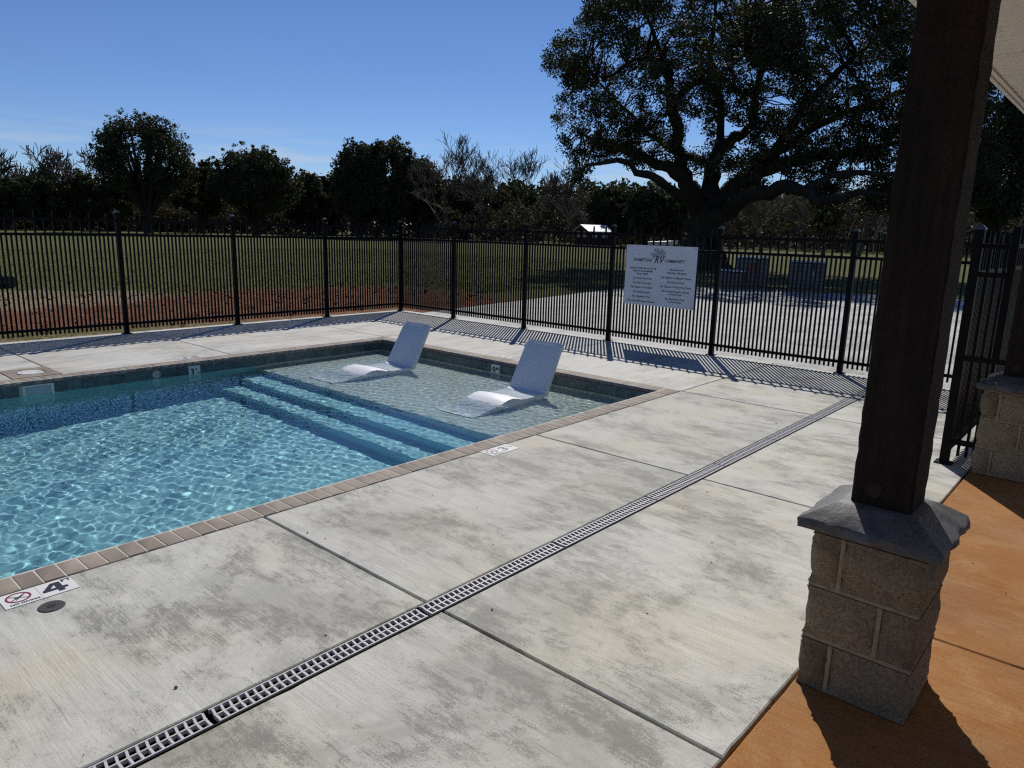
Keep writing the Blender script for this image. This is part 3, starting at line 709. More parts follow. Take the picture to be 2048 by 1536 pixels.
# markers on the waterline, facing the camera side
RWY = Matrix(((1, 0, 0, 0), (0, 0, -1, 0), (0, 1, 0, 0), (0, 0, 0, 1)))       # faces -Y
RWX = Matrix(((0, 0, -1, 0), (-1, 0, 0, 0), (0, 1, 0, 0), (0, 0, 0, 1)))      # faces -X
wm_ = empty('depth_marker', (-3.205, WY1 - .0105, -.125)); tag(wm_, 'white waterline tile reading 3 1/2 on the far pool wall', 'depth marker')
MB().box((-.0745, -.004, -.072), (.0745, 0, .0745)).build('tile', M['white'], wm_)
for s, x, y, sz in (('3', -.028, -.045, .125), ('1', .022, .010, .050), ('2', .050, -.045, .055)):
    put(wm_, text_mesh(s, sz, M['ink'], 'CENTER', 0, .002), Matrix.Translation((x, -.0055, y)) @ RWY)
wn_ = empty('no_diving_marker', (-3.674, WY1 - .0105, -.098)); tag(wn_, 'round white no diving disc on the far pool wall', 'marker')
MB().disc((0, 0, 0), .048, 28, .004, .047, Vector((1, 0, 0)), Vector((0, 0, 1))).build('disc', M['white'], wn_)
nodive(wn_, 0, 0, .040, .0055, False, RWY)
w9 = empty('depth_marker', (WX1 - .0105, 2.655, -.125)); tag(w9, 'white waterline tile reading 9 IN on the wall between the loungers', 'depth marker')
MB().box((-.004, -.0745, -.072), (0, .0745, .0745)).build('tile', M['white'], w9)
for s, x, y, sz in (('9', -.024, -.045, .130), ('IN', .040, .010, .048)):
    put(w9, text_mesh(s, sz, M['ink'], 'CENTER', 0, .003), Matrix.Translation((-.0055, -x, y)) @ RWX)
# skimmer lid in a square of pavers
pv = empty('paver_surround', (-4.868, 5.600, .004)); tag(pv, 'square of brown pavers set round the white skimmer lid', 'pavers')
pvm = MB().box((-.047, -.098, -.01), (.047, .098, .004)).mesh('paver'); pvm.materials.append(M['brick'])
for i in range(5):
    inst('paver', pvm, (-.19 + .0965 * i, -.185, 0), pv); inst('paver', pvm, (-.19 + .0965 * i, .185, 0), pv)
for sx_ in (-1, 1):
    for yy in (-.04, .04): inst('paver', pvm, (sx_ * .19, yy * 1.0, -.0002), pv, (0, 0, PI / 2), (.8, .45, 1))
sl = empty('skimmer_lid', (-4.868, 5.600, .0045)); tag(sl, 'round white skimmer lid with two finger holes on the far deck', 'lid')
MB().disc((0, 0, 0), .126, 36, .007, .122).build('lid', M['white'], sl)
MB().disc((-.085, 0, .0072), .010, 12, .0008).disc((.085, 0, .0072), .010, 12, .0008).build('finger_hole', M['ink'], sl)
dc = empty('drain_cap', (-6.395, -.272, .0005)); tag(dc, 'small round dark cap in the concrete below the 4 FT tile', 'cap')
MB().disc((0, 0, 0), .056, 28, .0035, .052).build('cap', M['plug'], dc, sm=30)
MB().box((-.016, -.004, .0037), (.016, .004, .005)).disc((.0, .0, .0036), .018, 14, .0008).build('slot', M['ink'], dc)

# ---------------------------------------------------------------- porch columns
def rough_block(x0, x1, y0, y1, z0, z1, seed):
    """split face block: gridded box, faces bulged and broken"""
    bm = bmesh.new(); nz = 10; nxb = max(4, int((x1 - x0) / .022)); nyb = max(4, int((y1 - y0) / .022))
    def grid(fn, a, b):
        vs = [[bm.verts.new(fn(i / a, j / b)) for j in range(b + 1)] for i in range(a + 1)]
        for i in range(a):
            for j in range(b): bm.faces.new((vs[i][j], vs[i + 1][j], vs[i + 1][j + 1], vs[i][j + 1]))
    L = lambda a, b, t: a + (b - a) * t
    grid(lambda s, t: (L(x0, x1, s), y0, L(z0, z1, t)), nxb, nz); grid(lambda s, t: (L(x1, x0, s), y1, L(z0, z1, t)), nxb, nz)
    grid(lambda s, t: (x1, L(y0, y1, s), L(z0, z1, t)), nyb, nz); grid(lambda s, t: (x0, L(y1, y0, s), L(z0, z1, t)), nyb, nz)
    grid(lambda s, t: (L(x0, x1, s), L(y0, y1, t), z1), nxb, nyb); grid(lambda s, t: (L(x0, x1, s), L(y1, y0, t), z0), nxb, nyb)
    bmesh.ops.remove_doubles(bm, verts=bm.verts, dist=1e-5)
    co = np.array([v.co[:] for v in bm.verts]); nse = vnoise(co * 14 + seed * 3.1, 5) * .6 + vnoise(co * 36 + seed, 6) * .22 + vnoise(co * 5 + seed, 9) * .55
    c = np.array([(x0 + x1) / 2, (y0 + y1) / 2, (z0 + z1) / 2]); hs = np.array([(x1 - x0) / 2, (y1 - y0) / 2, (z1 - z0) / 2])
    for i, v in enumerate(bm.verts):
        q = (co[i] - c) / hs; d = np.zeros(3)
        ez = 1 - abs(q[2]) ** 4
        for a in (0, 1):
            if abs(q[a]) > .999:
                eo = 1 - abs(q[1 - a]) ** 6
                d[a] = math.copysign(.023 * ez * (.12 + .88 * eo) + .0125 * nse[i] * ez - .010 * (1 - ez), q[a])
        if abs(q[2]) > .999: d[2] = -.002 * q[2]
        v.co = co[i] + d
    bmesh.ops.recalc_face_normals(bm, faces=bm.faces)
    me = bpy.data.meshes.new('stone_block'); bm.to_mesh(me); bm.free(); me.materials.append(M['block']); smooth(me, 60); return me
def column(x, y, label):
    root = empty('porch_column', (x, y, .004), 0); tag(root, label, 'porch column', 'stone and timber porch columns along the patio edge')
    return root
PCX, PCY = -4.375, -3.187; H = .186
col = column(PCX, PCY, 'large stone pillar with dark timber post in the foreground right')
MB().box((-H + .012, -H + .012, 0), (H - .012, H - .012, .655)).build('mortar_core', M['blockmortar'], col)
zb = [(0.0, .203), (.219, .421), (.437, .641)]
for i, (za, zc_) in enumerate(zb):
    ysplit = H - .102 if i != 1 else -H + .118
    for (ya, yb) in ((-H, ysplit - .008), (ysplit + .008, H)):
        link(bpy.data.objects.new('stone_block', rough_block(-H, H, ya, yb, za, zc_, i * 2 + ya)), col)
# tooled mortar ridges between the blocks
mb = MB()
for i, (za, zc_) in enumerate(zb):
    ysplit = H - .102 if i != 1 else -H + .118
    mb.box((-H - .010, ysplit - .0085, za), (-H + .02, ysplit + .0085, zc_))
for z in (.211, .429, .650): mb.box((-H - .007, -H - .007, z - .0085), (H + .007, H + .007, z + .0085))
mb.build('mortar_joint', M['blockmortar'], col, .004, 2, 40)
# cap stone: chiselled edge and wide weathered bevel up to a flat under the post
bm = bmesh.new(); C_ = .245; pr = [(C_ - .020, .657), (C_ - .004, .664), (C_, .680), (C_ - .002, .698), (C_ - .010, .706), (.142, .760), (.128, .766)]
ringv = []
nseg = 14
for (r_, z) in pr:
    ring = []
    for s in range(4):
        for i in range(nseg):
            t = -1 + 2 * i / nseg; a = (t * r_, -r_) if s == 0 else ((r_, t * r_) if s == 1 else ((-t * r_, r_) if s == 2 else (-r_, -t * r_)))
            ring.append([a[0], a[1], z])
    ringv.append(ring)
A = np.array(ringv); nn = vnoise(A.reshape(-1, 3) * 22, 8).reshape(A.shape[:2]); n2 = vnoise(A.reshape(-1, 3) * 60, 18).reshape(A.shape[:2])
wgt = np.array([.010, .010, .012, .007, .0015, .0004, .0])[:, None]
A[:, :, 0] += np.sign(A[:, :, 0]) * (nn + .6 * n2) * wgt * (np.abs(A[:, :, 0]) > np.abs(A[:, :, 1]) * .98); A[:, :, 1] += np.sign(A[:, :, 1]) * (nn + .6 * n2) * wgt * (np.abs(A[:, :, 1]) > np.abs(A[:, :, 0]) * .98)
A[:, :, 2] += nn * wgt * .4
nr, nc = A.shape[:2]; V = [tuple(p) for p in A.reshape(-1, 3)]
f = [(i * nc + j, i * nc + (j + 1) % nc, (i + 1) * nc + (j + 1) % nc, (i + 1) * nc + j) for i in range(nr - 1) for j in range(nc)]
f += [tuple(range(nc))[::-1], tuple(range((nr - 1) * nc, nr * nc))]
MB().add(V, f).build('cap_stone', M['cap_stone'], col, sm=28)
bm.free()
# timber post, edges a little waney
PS = .104; mb = MB(); zl = np.linspace(.7665, 2.70, 40); v = []
rr = random.Random(4)
prof8 = [(-PS, -PS + .006), (-PS + .006, -PS), (PS - .006, -PS), (PS, -PS + .006), (PS, PS - .006), (PS - .006, PS), (-PS + .006, PS), (-PS, PS - .006)]
for z in zl:
    for px, py in prof8: v.append((px + rr.gauss(0, .0012), py + rr.gauss(0, .0012), z))
f = [(i * 8 + j, i * 8 + (j + 1) % 8, (i + 1) * 8 + (j + 1) % 8, (i + 1) * 8 + j) for i in range(len(zl) - 1) for j in range(8)] + [tuple(range(8))[::-1], tuple(range((len(zl) - 1) * 8, len(zl) * 8))]
post = MB().add(v, f).build('timber_post', M['wood'], col, sm=25)
kn = MB(); c0 = Vector((-PS - .0005, .028, .828)); ring = [c0 + Vector((-.0015, .026 * math.cos(t) * (1 + .1 * math.sin(3 * t)), .031 * math.sin(t) * (1 + .08 * math.cos(2 * t)))) for t in np.linspace(0, 2 * PI, 20, endpoint=False)]
kn.add([c0 + Vector((.001, 0, 0)) + (p - c0) * 1.05 for p in ring] + ring, [tuple(range(20, 40))] + [(i, (i + 1) % 20, 20 + (i + 1) % 20, 20 + i) for i in range(20)]); kn.build('knot', M['knot'], post)
col2 = copy_tree(col); col2.location = (-.742, PCY, .004); col2['label'] = 'stone pillar with timber post at the right edge beside the fence end'

# ---------------------------------------------------------------- porch roof over the patio
rf = empty('porch_roof', (0, -2.878, 2.75)); tag(rf, 'white vinyl porch eave and soffit above the timber posts', 'porch roof')
MB().box((-11, 0, -.022), (6.5, .022, .17)).build('fascia', M['vinyl'], rf)
MB().box((-11, -.030, -.012), (6.5, -.002, .012)).build('soffit_trim', M['vinyl'], rf)
pk = MB().box((.0, -.252, 0), (.1005, -.031, .012)).add([(.094, -.252, .0), (.1005, -.252, .006), (.1005, -.031, .006), (.094, -.031, .0)], ((0, 1, 2, 3),))
pk = MB(); pk.add([(x, y, z) for y in (-.252, -.031) for x, z in ((0, .016), (.009, 0), (.092, 0), (.101, .016))], ((0, 1, 5, 4), (1, 2, 6, 5), (2, 3, 7, 6)))
pkm = pk.mesh('soffit_plank'); pkm.materials.append(M['vinyl']); pkv = pkm.copy(); pkv.materials.clear(); pkv.materials.append(M['vent'])
for i in range(118): inst('soffit_plank', pkv if i % 6 == 2 else pkm, (-5.6 + .101 * i, 0, 0), rf)
MB().box((-11, -.252, .018), (6.5, -.003, .026)).build('soffit_backing', M['vinyl'], rf)
MB().box((-11, -.470, -.046), (6.5, -.254, .10)).build('beam', M['vinyl'], rf)
MB().box((-11, -5.0, .02), (6.5, -.472, .05)).build('porch_ceiling', M['vinyl'], rf)
MB().add([(-11.2, .10, .19), (6.7, .10, .19), (6.7, -5.2, 1.7), (-11.2, -5.2, 1.7), (-11.2, .10, .20), (6.7, .10, .20), (6.7, -5.2, 1.72), (-11.2, -5.2, 1.72)], ((0, 3, 2, 1), (4, 5, 6, 7), (0, 1, 5, 4), (1, 2, 6, 5), (2, 3, 7, 6), (3, 0, 4, 7))).build('roof_sheet', M['metalroof'], rf)

# ---------------------------------------------------------------- vegetation
def leaves(C, R, per, size, rng, squash=.8, keep=None):
    """random leaf quads in little clumps round centres C with radii R"""
    n = len(C); cnt = np.full(n, per) if np.isscalar(per) else per
    P = np.repeat(C, cnt, 0); r = np.repeat(R, cnt)
    d = rng.normal(size=(len(P), 3)); d /= np.linalg.norm(d, axis=1)[:, None]
    rad = r * rng.uniform(.15, 1, len(P)) ** .6
    P = P + d * rad[:, None] * np.array([1, 1, squash])
    if keep is not None: P = P[keep(P)]
    m = len(P); u = rng.normal(size=(m, 3)); u /= np.linalg.norm(u, axis=1)[:, None]
    w = rng.normal(size=(m, 3)); w -= u * (w * u).sum(1)[:, None]; w /= np.linalg.norm(w, axis=1)[:, None]
    s = size * rng.uniform(.6, 1.35, m)[:, None]
    V = np.stack([P - u * s, P + w * s * .55, P + u * s, P - w * s * .55], 1).reshape(-1, 3)
    return V, np.arange(4 * m).reshape(-1, 4)
def branch_polys(p, d, L, r, depth, rng, out, spread=.55, up=.12, kids=(2, 3), shrink=.72, wob=.12, mn=.012):
    n = 4; pts = [p]; rad = [r]; q = p; e = d
    for i in range(n):
        e = e + rng.normal(size=3) * wob + np.array([0, 0, up * .35]); e /= np.linalg.norm(e)
        q = q + e * L / n; pts.append(q); rad.append(max(mn, r * (1 - .42 * (i + 1) / n)))
    out.append((pts, rad))
    if depth == 0: return
    for j in range(rng.integers(kids[0], kids[1] + 1)):
        s = rng.uniform(.45, 1.0) if j else 1.0
        k = min(n, max(1, int(round(s * n)))); a = rng.normal(size=3); a -= e * (a @ e); a /= np.linalg.norm(a)
        nd = e + a * spread * rng.uniform(.6, 1.4) + np.array([0, 0, up]); nd /= np.linalg.norm(nd)
        branch_polys(pts[k], nd, L * shrink * rng.uniform(.75, 1.15), max(mn, rad[k] * .72), depth - 1, rng, out, spread, up, kids, shrink, wob, mn)
def tubes_np(polys, n=4):
    Vs, Fs, base = [], [], 0
    for pts, rad in polys:
        P = np.array(pts, float); m = len(P); T = np.gradient(P, axis=0); T /= np.linalg.norm(T, axis=1)[:, None] + 1e-9
        a = np.cross(T, np.array([.13, .31, .94])); a /= np.linalg.norm(a, axis=1)[:, None] + 1e-9; b = np.cross(T, a)
        ang = np.arange(n) * 2 * PI / n; R_ = np.array(rad)[:, None, None]
        Vs.append((P[:, None] + R_ * (np.cos(ang)[None, :, None] * a[:, None] + np.sin(ang)[None, :, None] * b[:, None])).reshape(-1, 3))
        i = np.arange(m - 1)[:, None] * n; k_ = np.arange(n)[None]; k2 = (k_ + 1) % n
        Fs.append((np.stack([i + k_, i + k2, i + n + k2, i + n + k_], -1) + base).reshape(-1, 4)); base += m * n
    return np.concatenate(Vs), np.concatenate(Fs)

# ---- the big live oak beyond the pad
OD = 40.0
def opt(px, py, dd=0.0): return np.array(at(px, py, OD + dd)[:])
ro = np.random.default_rng(21)
obase = at(1402, 533, OD); oak = empty('live_oak', (obase.x, obase.y, -.06)); tag(oak, 'huge spreading live oak with thick trunk behind the white sign', 'tree')
ob = np.array([obase.x, obase.y, 0])
limbs = [
    ([(1404, 542, 0), (1403, 505, 0), (1402, 468, 0), (1405, 430, 0), (1412, 395, 0)], [1.30, 1.02, .95, 1.0, .85]),
    ([(1398, 425, 0), (1385, 385, -.5), (1370, 350, -1), (1340, 334, -1.5), (1300, 322, -2), (1255, 304, -2.5), (1210, 290, -2), (1165, 268, -2)], [.62, .52, .44, .33, .26, .2, .13, .07]),
    ([(1372, 352, -1), (1358, 304, -1), (1356, 258, -1.2), (1342, 208, -1), (1340, 160, -.6), (1332, 128, -.5), (1310, 80, 0), (1290, 20, 0)], [.42, .36, .32, .28, .24, .19, .13, .08]),
    ([(1345, 212, -1), (1368, 180, -1.5), (1402, 160, -2), (1442, 148, -2.5), (1490, 110, -3)], [.22, .2, .16, .12, .06]),
    ([(1340, 165, -.6), (1318, 120, -1.5), (1270, 118, -2), (1225, 150, -2.5), (1180, 160, -3)], [.18, .15, .11, .08, .04]),
    ([(1415, 400, 0), (1424, 335, .5), (1440, 290, 1), (1480, 272, 1.5), (1505, 250, 2), (1515, 170, 2), (1545, 80, 2), (1550, -40, 1)], [.6, .44, .36, .3, .25, .19, .13, .07]),
    ([(1440, 290, 1), (1442, 220, 2.5), (1420, 120, 4), (1430, 30, 4), (1440, -60, 3)], [.26, .22, .17, .11, .06]),
    ([(1425, 335, .5), (1385, 312, 2), (1340, 300, 3.5), (1280, 250, 5), (1230, 200, 5), (1170, 130, 4)], [.3, .24, .2, .14, .1, .05]),
    ([(1420, 415, 0), (1465, 380, -.5), (1520, 342, -1), (1600, 320, -1.5), (1680, 310, -2), (1745, 298, -2), (1830, 270, -2)], [.6, .5, .4, .3, .22, .15, .08]),
    ([(1525, 340, -1), (1570, 270, -1), (1620, 200, -1.5), (1690, 130, -2), (1760, 70, -2)], [.32, .27, .2, .13, .06]),
    ([(1425, 440, 0), (1460, 420, -1), (1512, 386, -2.5), (1560, 374, -3.5), (1612, 382, -4.5), (1642, 404, -5), (1672, 400, -5.5), (1720, 384, -6), (1790, 392, -6)], [.62, .52, .42, .36, .29, .24, .19, .14, .07]),
    ([(1610, 380, -4.5), (1660, 350, -4), (1730, 345, -3.5), (1820, 350, -3)], [.22, .18, .13, .07]),
    ([(1420, 420, 0), (1480, 360, 3), (1560, 300, 5), (1660, 240, 6), (1780, 190, 6), (1900, 170, 5)], [.5, .4, .3, .22, .14, .07]),
    ([(1400, 430, 0), (1360, 390, -3), (1300, 350, -5), (1235, 320, -6), (1170, 330, -6)], [.32, .26, .2, .13, .06]),
]
polys = []
nodes_ = []
for pts, rad in limbs:
    W3 = [opt(*p) for p in pts]; R3 = list(rad); ex, er = [], []
    for i in range(len(W3) - 1):
        for t in (0, .34, .67):
            q = W3[i] * (1 - t) + W3[i + 1] * t; jit = ro.normal(size=3) * min(.14, .3 * R3[i]) * (t > 0); ex.append(q + jit); er.append(R3[i] * (1 - t) + R3[i + 1] * t)
    ex.append(W3[-1]); er.append(R3[-1]); polys.append((ex, [e * .92 for e in er])); nodes_ += [(q, e) for q, e in zip(ex, er) if e < .5]
root_fl = []
for a in np.linspace(0, 2 * PI, 9, endpoint=False):
    d = np.array([math.cos(a), math.sin(a), 0]); root_fl.append(([ob + d * 1.9 + [0, 0, -.15], ob + d * 1.25 + [0, 0, .12], ob + d * .85 + [0, 0, .7], ob + d * .6 + [0, 0, 1.6]], [.14, .30, .42, .3]))
nod = np.array([q for q, e in nodes_])
# crown silhouette (photograph pixels), filled in depth like the lens shaped crown of a live oak
OUT = [(1205, -60), (1172, 25), (1140, 62), (1112, 85), (1092, 112), (1088, 140), (1106, 165), (1122, 195), (1108, 232), (1104, 272), (1128, 285), (1134, 320), (1142, 362), (1162, 366), (1176, 338), (1200, 316), (1236, 306), (1258, 330), (1296, 336), (1340, 330), (1368, 336), (1450, 344), (1490, 372), (1545, 366), (1600, 396), (1650, 418), (1700, 414), (1745, 424), (1790, 418), (1850, 425), (1930, 430), (1985, 400), (2010, 330), (2004, 240), (1985, 150), (1960, 60), (1900, -20), (1800, -60), (1600, -85), (1400, -85), (1280, -75)]
OP = np.array(OUT, float)
def inpoly(x, y):
    ins = np.zeros(len(x), bool); j = len(OP) - 1
    for i in range(len(OP)):
        xi, yi = OP[i]; xj, yj = OP[j]
        c = ((yi > y) != (yj > y)) & (x < (xj - xi) * (y - yi) / (yj - yi + 1e-9) + xi); ins ^= c; j = i
    return ins
N0 = 12500
px = ro.uniform(1085, 2012, N0); py = ro.uniform(-110, 430, N0); okm = inpoly(px, py)
# openings where the sky shows through
holes = [(1390, 260, 22, 26), (1300, 196, 16, 22), (1266, 225, 18, 14), (1450, 250, 26, 12), (1560, 205, 30, 16), (1470, 305, 20, 10), (1335, 245, 12, 26), (1195, 300, 22, 9), (1640, 255, 26, 12), (1790, 175, 22, 18), (1760, 130, 20, 16), (1235, 120, 14, 12), (1470, 345, 22, 9), (1545, 350, 40, 9), (1330, 365, 30, 14), (1168, 225, 14, 10), (1700, 200, 16, 10), (1395, 205, 12, 16)]
for hx, hy, a, b in holes: okm &= (((px - hx) / a) ** 2 + ((py - hy) / b) ** 2) > ro.uniform(.55, 1.3, N0)
px, py = px[okm], py[okm]
hd = 7.0 * np.sqrt(np.clip(1 - ((px - 1540) / 500) ** 2, .05, 1)) * np.clip((460 - py) / 330, .45, 1)
dd = ro.uniform(-1, 1, len(px)); dd = np.sign(dd) * np.abs(dd) ** .7 * hd
C = np.array([opt(a, b, c) for a, b, c in zip(px, py, dd)])
fine = vnoise(C * .6, 31); sel = (fine + ro.uniform(-.55, .55, len(C))) > .0; C = C[sel][:3000]
for c_ in C[::3]:
    q = nod[np.argmin(((nod - c_) ** 2).sum(1))]; L = np.linalg.norm(c_ - q)
    if L < 4.5: polys.append(([q, q * .6 + c_ * .4 + ro.normal(size=3) * .12, c_], [.045, .03, .014]))
V, F = tubes_np(polys + root_fl, 6); np_mesh('trunk', V, F, M['bark'], oak, True).matrix_parent_inverse = Matrix.Translation(-Vector(oak.location))
V, F = leaves(C, ro.uniform(.28, .66, len(C)), 92, .066, ro)
np_mesh('crown', V, F, M['oakleaf'], oak).matrix_parent_inverse = Matrix.Translation(-Vector(oak.location))

# ---- trees across the field
def leafy_tree(px, dist, top, wpx, label, seed, mat='leaf', low=.22, lobes=16, per=58, name='oak_tree', group='trees across the field', leaf=.19, sq=.75, spread=1.0, trunk=True, airy=0.0, lr=1.0, limb=1.0):
    rng = np.random.default_rng(seed); x, y = bearing(px, dist); hz = 431.7 + 55.35 * px / 2048
    Ht = 1.742 + (hz - top) / FPX * dist * fore(px); Wd = wpx / FPX * dist / 2 * fore(px) ** 2
    root = empty(name, (x, y, -.06)); tag(root, label, 'tree', group)
    cz = Ht * (low + 1) / 2; rz = Ht * (1 - low) / 2
    cs, rs, pol = [], [], []
    for i in range(lobes):
        a = i * 2.399 + rng.uniform(-.4, .4); t = (i + .5) / lobes; ph = math.acos(1 - 1.75 * t)
        q = np.array([math.sin(ph) * math.cos(a) * Wd * .72, math.sin(ph) * math.sin(a) * Wd * .72, cz + math.cos(ph) * rz * .72]) * 1.0
        R_ = lr * rng.uniform(.26, .46) * min(Wd, rz * 1.25)
        start = np.array([0, 0, Ht * low * rng.uniform(.6, 1.0)]); mid = start * .45 + q * .55 + np.array([0, 0, -.05 * Ht]) * rng.uniform(-1, 1)
        pol.append(([start, mid, q], [Ht * .016 * limb, Ht * .010 * limb, Ht * .0035 * limb]))
        k = int(per * rng.uniform(.6, 1.2)); d = rng.normal(size=(k, 3)); d /= np.linalg.norm(d, axis=1)[:, None]
        cl = q + d * (R_ * rng.uniform(.3, 1, k) ** .55)[:, None] * np.array([1, 1, sq]); cs.append(cl); rs.append((rng.uniform(.35, .85, k) * Wd * .16 + .15) * (1.5 if sq > 1 else 1.0))
        for c_ in cl[::9]: pol.append(([q, (q + c_) / 2 + rng.normal(size=3) * .1, c_], [Ht * .003, Ht * .002, .012]))
    C_ = np.concatenate(cs); R_ = np.concatenate(rs); ok = C_[:, 2] > .25
    f_ = np.array([1, 1, 0]) * min(1.0, Wd / np.percentile(np.hypot(C_[:, 0], C_[:, 1]) + R_ * .6, 97)) + np.array([0, 0, min(1.0, Ht / np.percentile(C_[:, 2] + R_ * .6, 99))])
    C_ = C_ * f_; pol = [([p * f_ for p in pts], rad) for pts, rad in pol]
    k_ = rng.integers(0, len(C_), max(40, len(C_) // 5)); out_ = C_[k_] - np.array([0, 0, cz * .8]); out_ /= np.linalg.norm(out_, axis=1)[:, None]
    C_ = np.concatenate([C_, C_[k_] + out_ * rng.uniform(.03, .15, len(k_))[:, None] * min(Wd, Ht * .6) + np.array([0, 0, .25])]); R_ = np.concatenate([R_, rng.uniform(.2, .5, len(k_))]); ok = C_[:, 2] > .25
    V, F = leaves(C_[ok], R_[ok], int(20 * (1 - airy)), leaf, rng); np_mesh('crown', V, F, M[mat], root)
    if trunk:
        pol.append(([np.array([0, 0, -.1]), np.array([0, 0, .5]), np.array([0, 0, Ht * low]), np.array([0, 0, Ht * .55])], [Ht * .052, Ht * .034, Ht * .028, Ht * .012]))
    V, F = tubes_np(pol, 5); np_mesh('trunk', V, F, M['bark'], root, True)
    return root
def bare_tree(px, dist, top, label, seed, r=.2, depth=6, spread=.62, up=.16, name='bare_tree', lean=(0, 0), kids=(2, 4), tw=.00029):
    rng = np.random.default_rng(seed); x, y = bearing(px, dist); hz = 431.7 + 55.35 * px / 2048
    Ht = 1.742 + (hz - top) / FPX * dist * fore(px)
    root = empty(name, (x, y, -.06)); tag(root, label, 'tree', 'bare winter trees across the field')
    out = []; branch_polys(np.array([0, 0, 0.]), np.array([lean[0], lean[1], 1.]), 1.0, 1.0, depth, rng, out, spread, up, kids, .80, .12, .001)
    zmax = max(p[2] for pts, _ in out for p in pts); s = Ht / zmax
    main = [([p * s for p in pts], [max(tw * dist, q * r) for q in rad]) for pts, rad in out]
    V, F = tubes_np(main[:1] , 7); np_mesh('trunk', V, F, M['brush'], root, True)
    V, F = tubes_np(main[1:], 3); np_mesh('crown', V, F, M['twig'], root, True)
    return root
leafy_tree(300, 112, 236, 216, 'tall domed oak standing alone, highest crown on the left', 1, lobes=38, per=46, low=.20, leaf=.17, airy=.30, lr=.72, limb=1.5)
leafy_tree(512, 112, 306, 190, 'broad round oak with low spreading limbs, right of the tall domed oak', 2, lobes=30, per=50, low=.18, leaf=.18, lr=.85, limb=1.3)
leafy_tree(408, 122, 318, 96, 'smaller dark tree filling the gap between the two field oaks', 3, lobes=14, low=.08)
leafy_tree(238, 124, 352, 80, 'low dark tree at the left foot of the tall domed oak', 4, lobes=12, low=.06)
leafy_tree(168, 124, 345, 90, 'dark bushy tree in front of the right bare tree of the left trio', 5, lobes=14, low=.05)
leafy_tree(85, 122, 350, 120, 'wide dark bushy tree in front of the middle bare tree of the left trio', 6, lobes=16, low=.04)
leafy_tree(8, 122, 362, 100, 'dark bushy tree cut by the left edge of the picture', 7, lobes=14, low=.04)
leafy_tree(618, 125, 352, 90, 'low dark tree just right of the broad round oak', 8, lobes=12, low=.05)
leafy_tree(668, 130, 345, 70, 'low dark tree left of the tall bushy evergreen', 9, lobes=12, low=.05)
leafy_tree(722, 108, 286, 118, 'left crown of the tall bushy evergreen clump in the middle', 10, lobes=34, low=.04, name='evergreen_tree', sq=1.2, lr=.66, airy=.35)
leafy_tree(780, 106, 279, 130, 'tallest crown of the bushy evergreen clump in the middle', 11, lobes=38, low=.04, name='evergreen_tree', sq=1.2, lr=.62, airy=.35)
leafy_tree(838, 110, 316, 104, 'right lower crown of the bushy evergreen clump in the middle', 12, lobes=26, low=.04, name='evergreen_tree', sq=1.2, lr=.68, airy=.3)
leafy_tree(930, 118, 352, 110, 'dark tree below the bare tree right of the evergreen clump', 13, lobes=14, low=.05)
leafy_tree(1030, 122, 378, 110, 'low dark tree below the paired bare trees', 14, lobes=12, low=.05)
leafy_tree(1216, 104, 378, 92, 'round dark tree behind the white roofed shed', 15, lobes=16, low=.10)
leafy_tree(1290, 100, 376, 96, 'round dark tree right of the white roofed shed', 16, lobes=16, low=.10)
leafy_tree(1352, 98, 384, 60, 'dark tree just left of the huge oak trunk', 17, lobes=12, low=.08)
leafy_tree(1650, 84, 405, 70, 'olive green tree seen under the right limb of the huge oak', 18, 'leaf2', lobes=10, low=.3, per=30)
leafy_tree(1985, 46, 185, 110, 'tall dark tree at the right edge between post and eave', 19, 'leaf', lobes=26, per=50, low=.12, leaf=.13, name='evergreen_tree', sq=1.2)
bare_tree(22, 126, 290, 'leafless tree at the far left, first of the left trio', 31, .22, lean=(-.1, .05), spread=.85, tw=.00042)
bare_tree(92, 128, 288, 'leafless tree, middle one of the left trio', 32, .24, lean=(.05, .0), spread=.85, tw=.00042)
bare_tree(158, 127, 298, 'leafless tree beside the tall domed oak, last of the left trio', 33, .22, spread=.85, tw=.00042)
bare_tree(884, 104, 276, 'thick leafless tree right beside the evergreen clump', 34, .32, lean=(.0, -.05))
bare_tree(968, 108, 308, 'leaning leafless tree between the two other middle bare trees', 35, .24, lean=(.22, -.22))
bare_tree(1062, 108, 304, 'leafless tree with dense fan of twigs left of the huge oak', 36, .22)
bare_tree(1108, 112, 318, 'thin leafless tree nearest the left lobe of the huge oak', 37, .16)
bare_tree(1250, 120, 366, 'small leafless tree over the dark trees behind the shed', 38, .14, 4)
bare_tree(1525, 88, 372, 'leafless tree behind the huge oak between trunk and right pallet', 39, .26)
bare_tree(1722, 84, 360, 'leafless tree half hidden left of the foreground timber post', 40, .26)
bare_tree(2036, 60, 190, 'leafless tree below the eave at the right edge', 41, .18, lean=(.1, -.1))

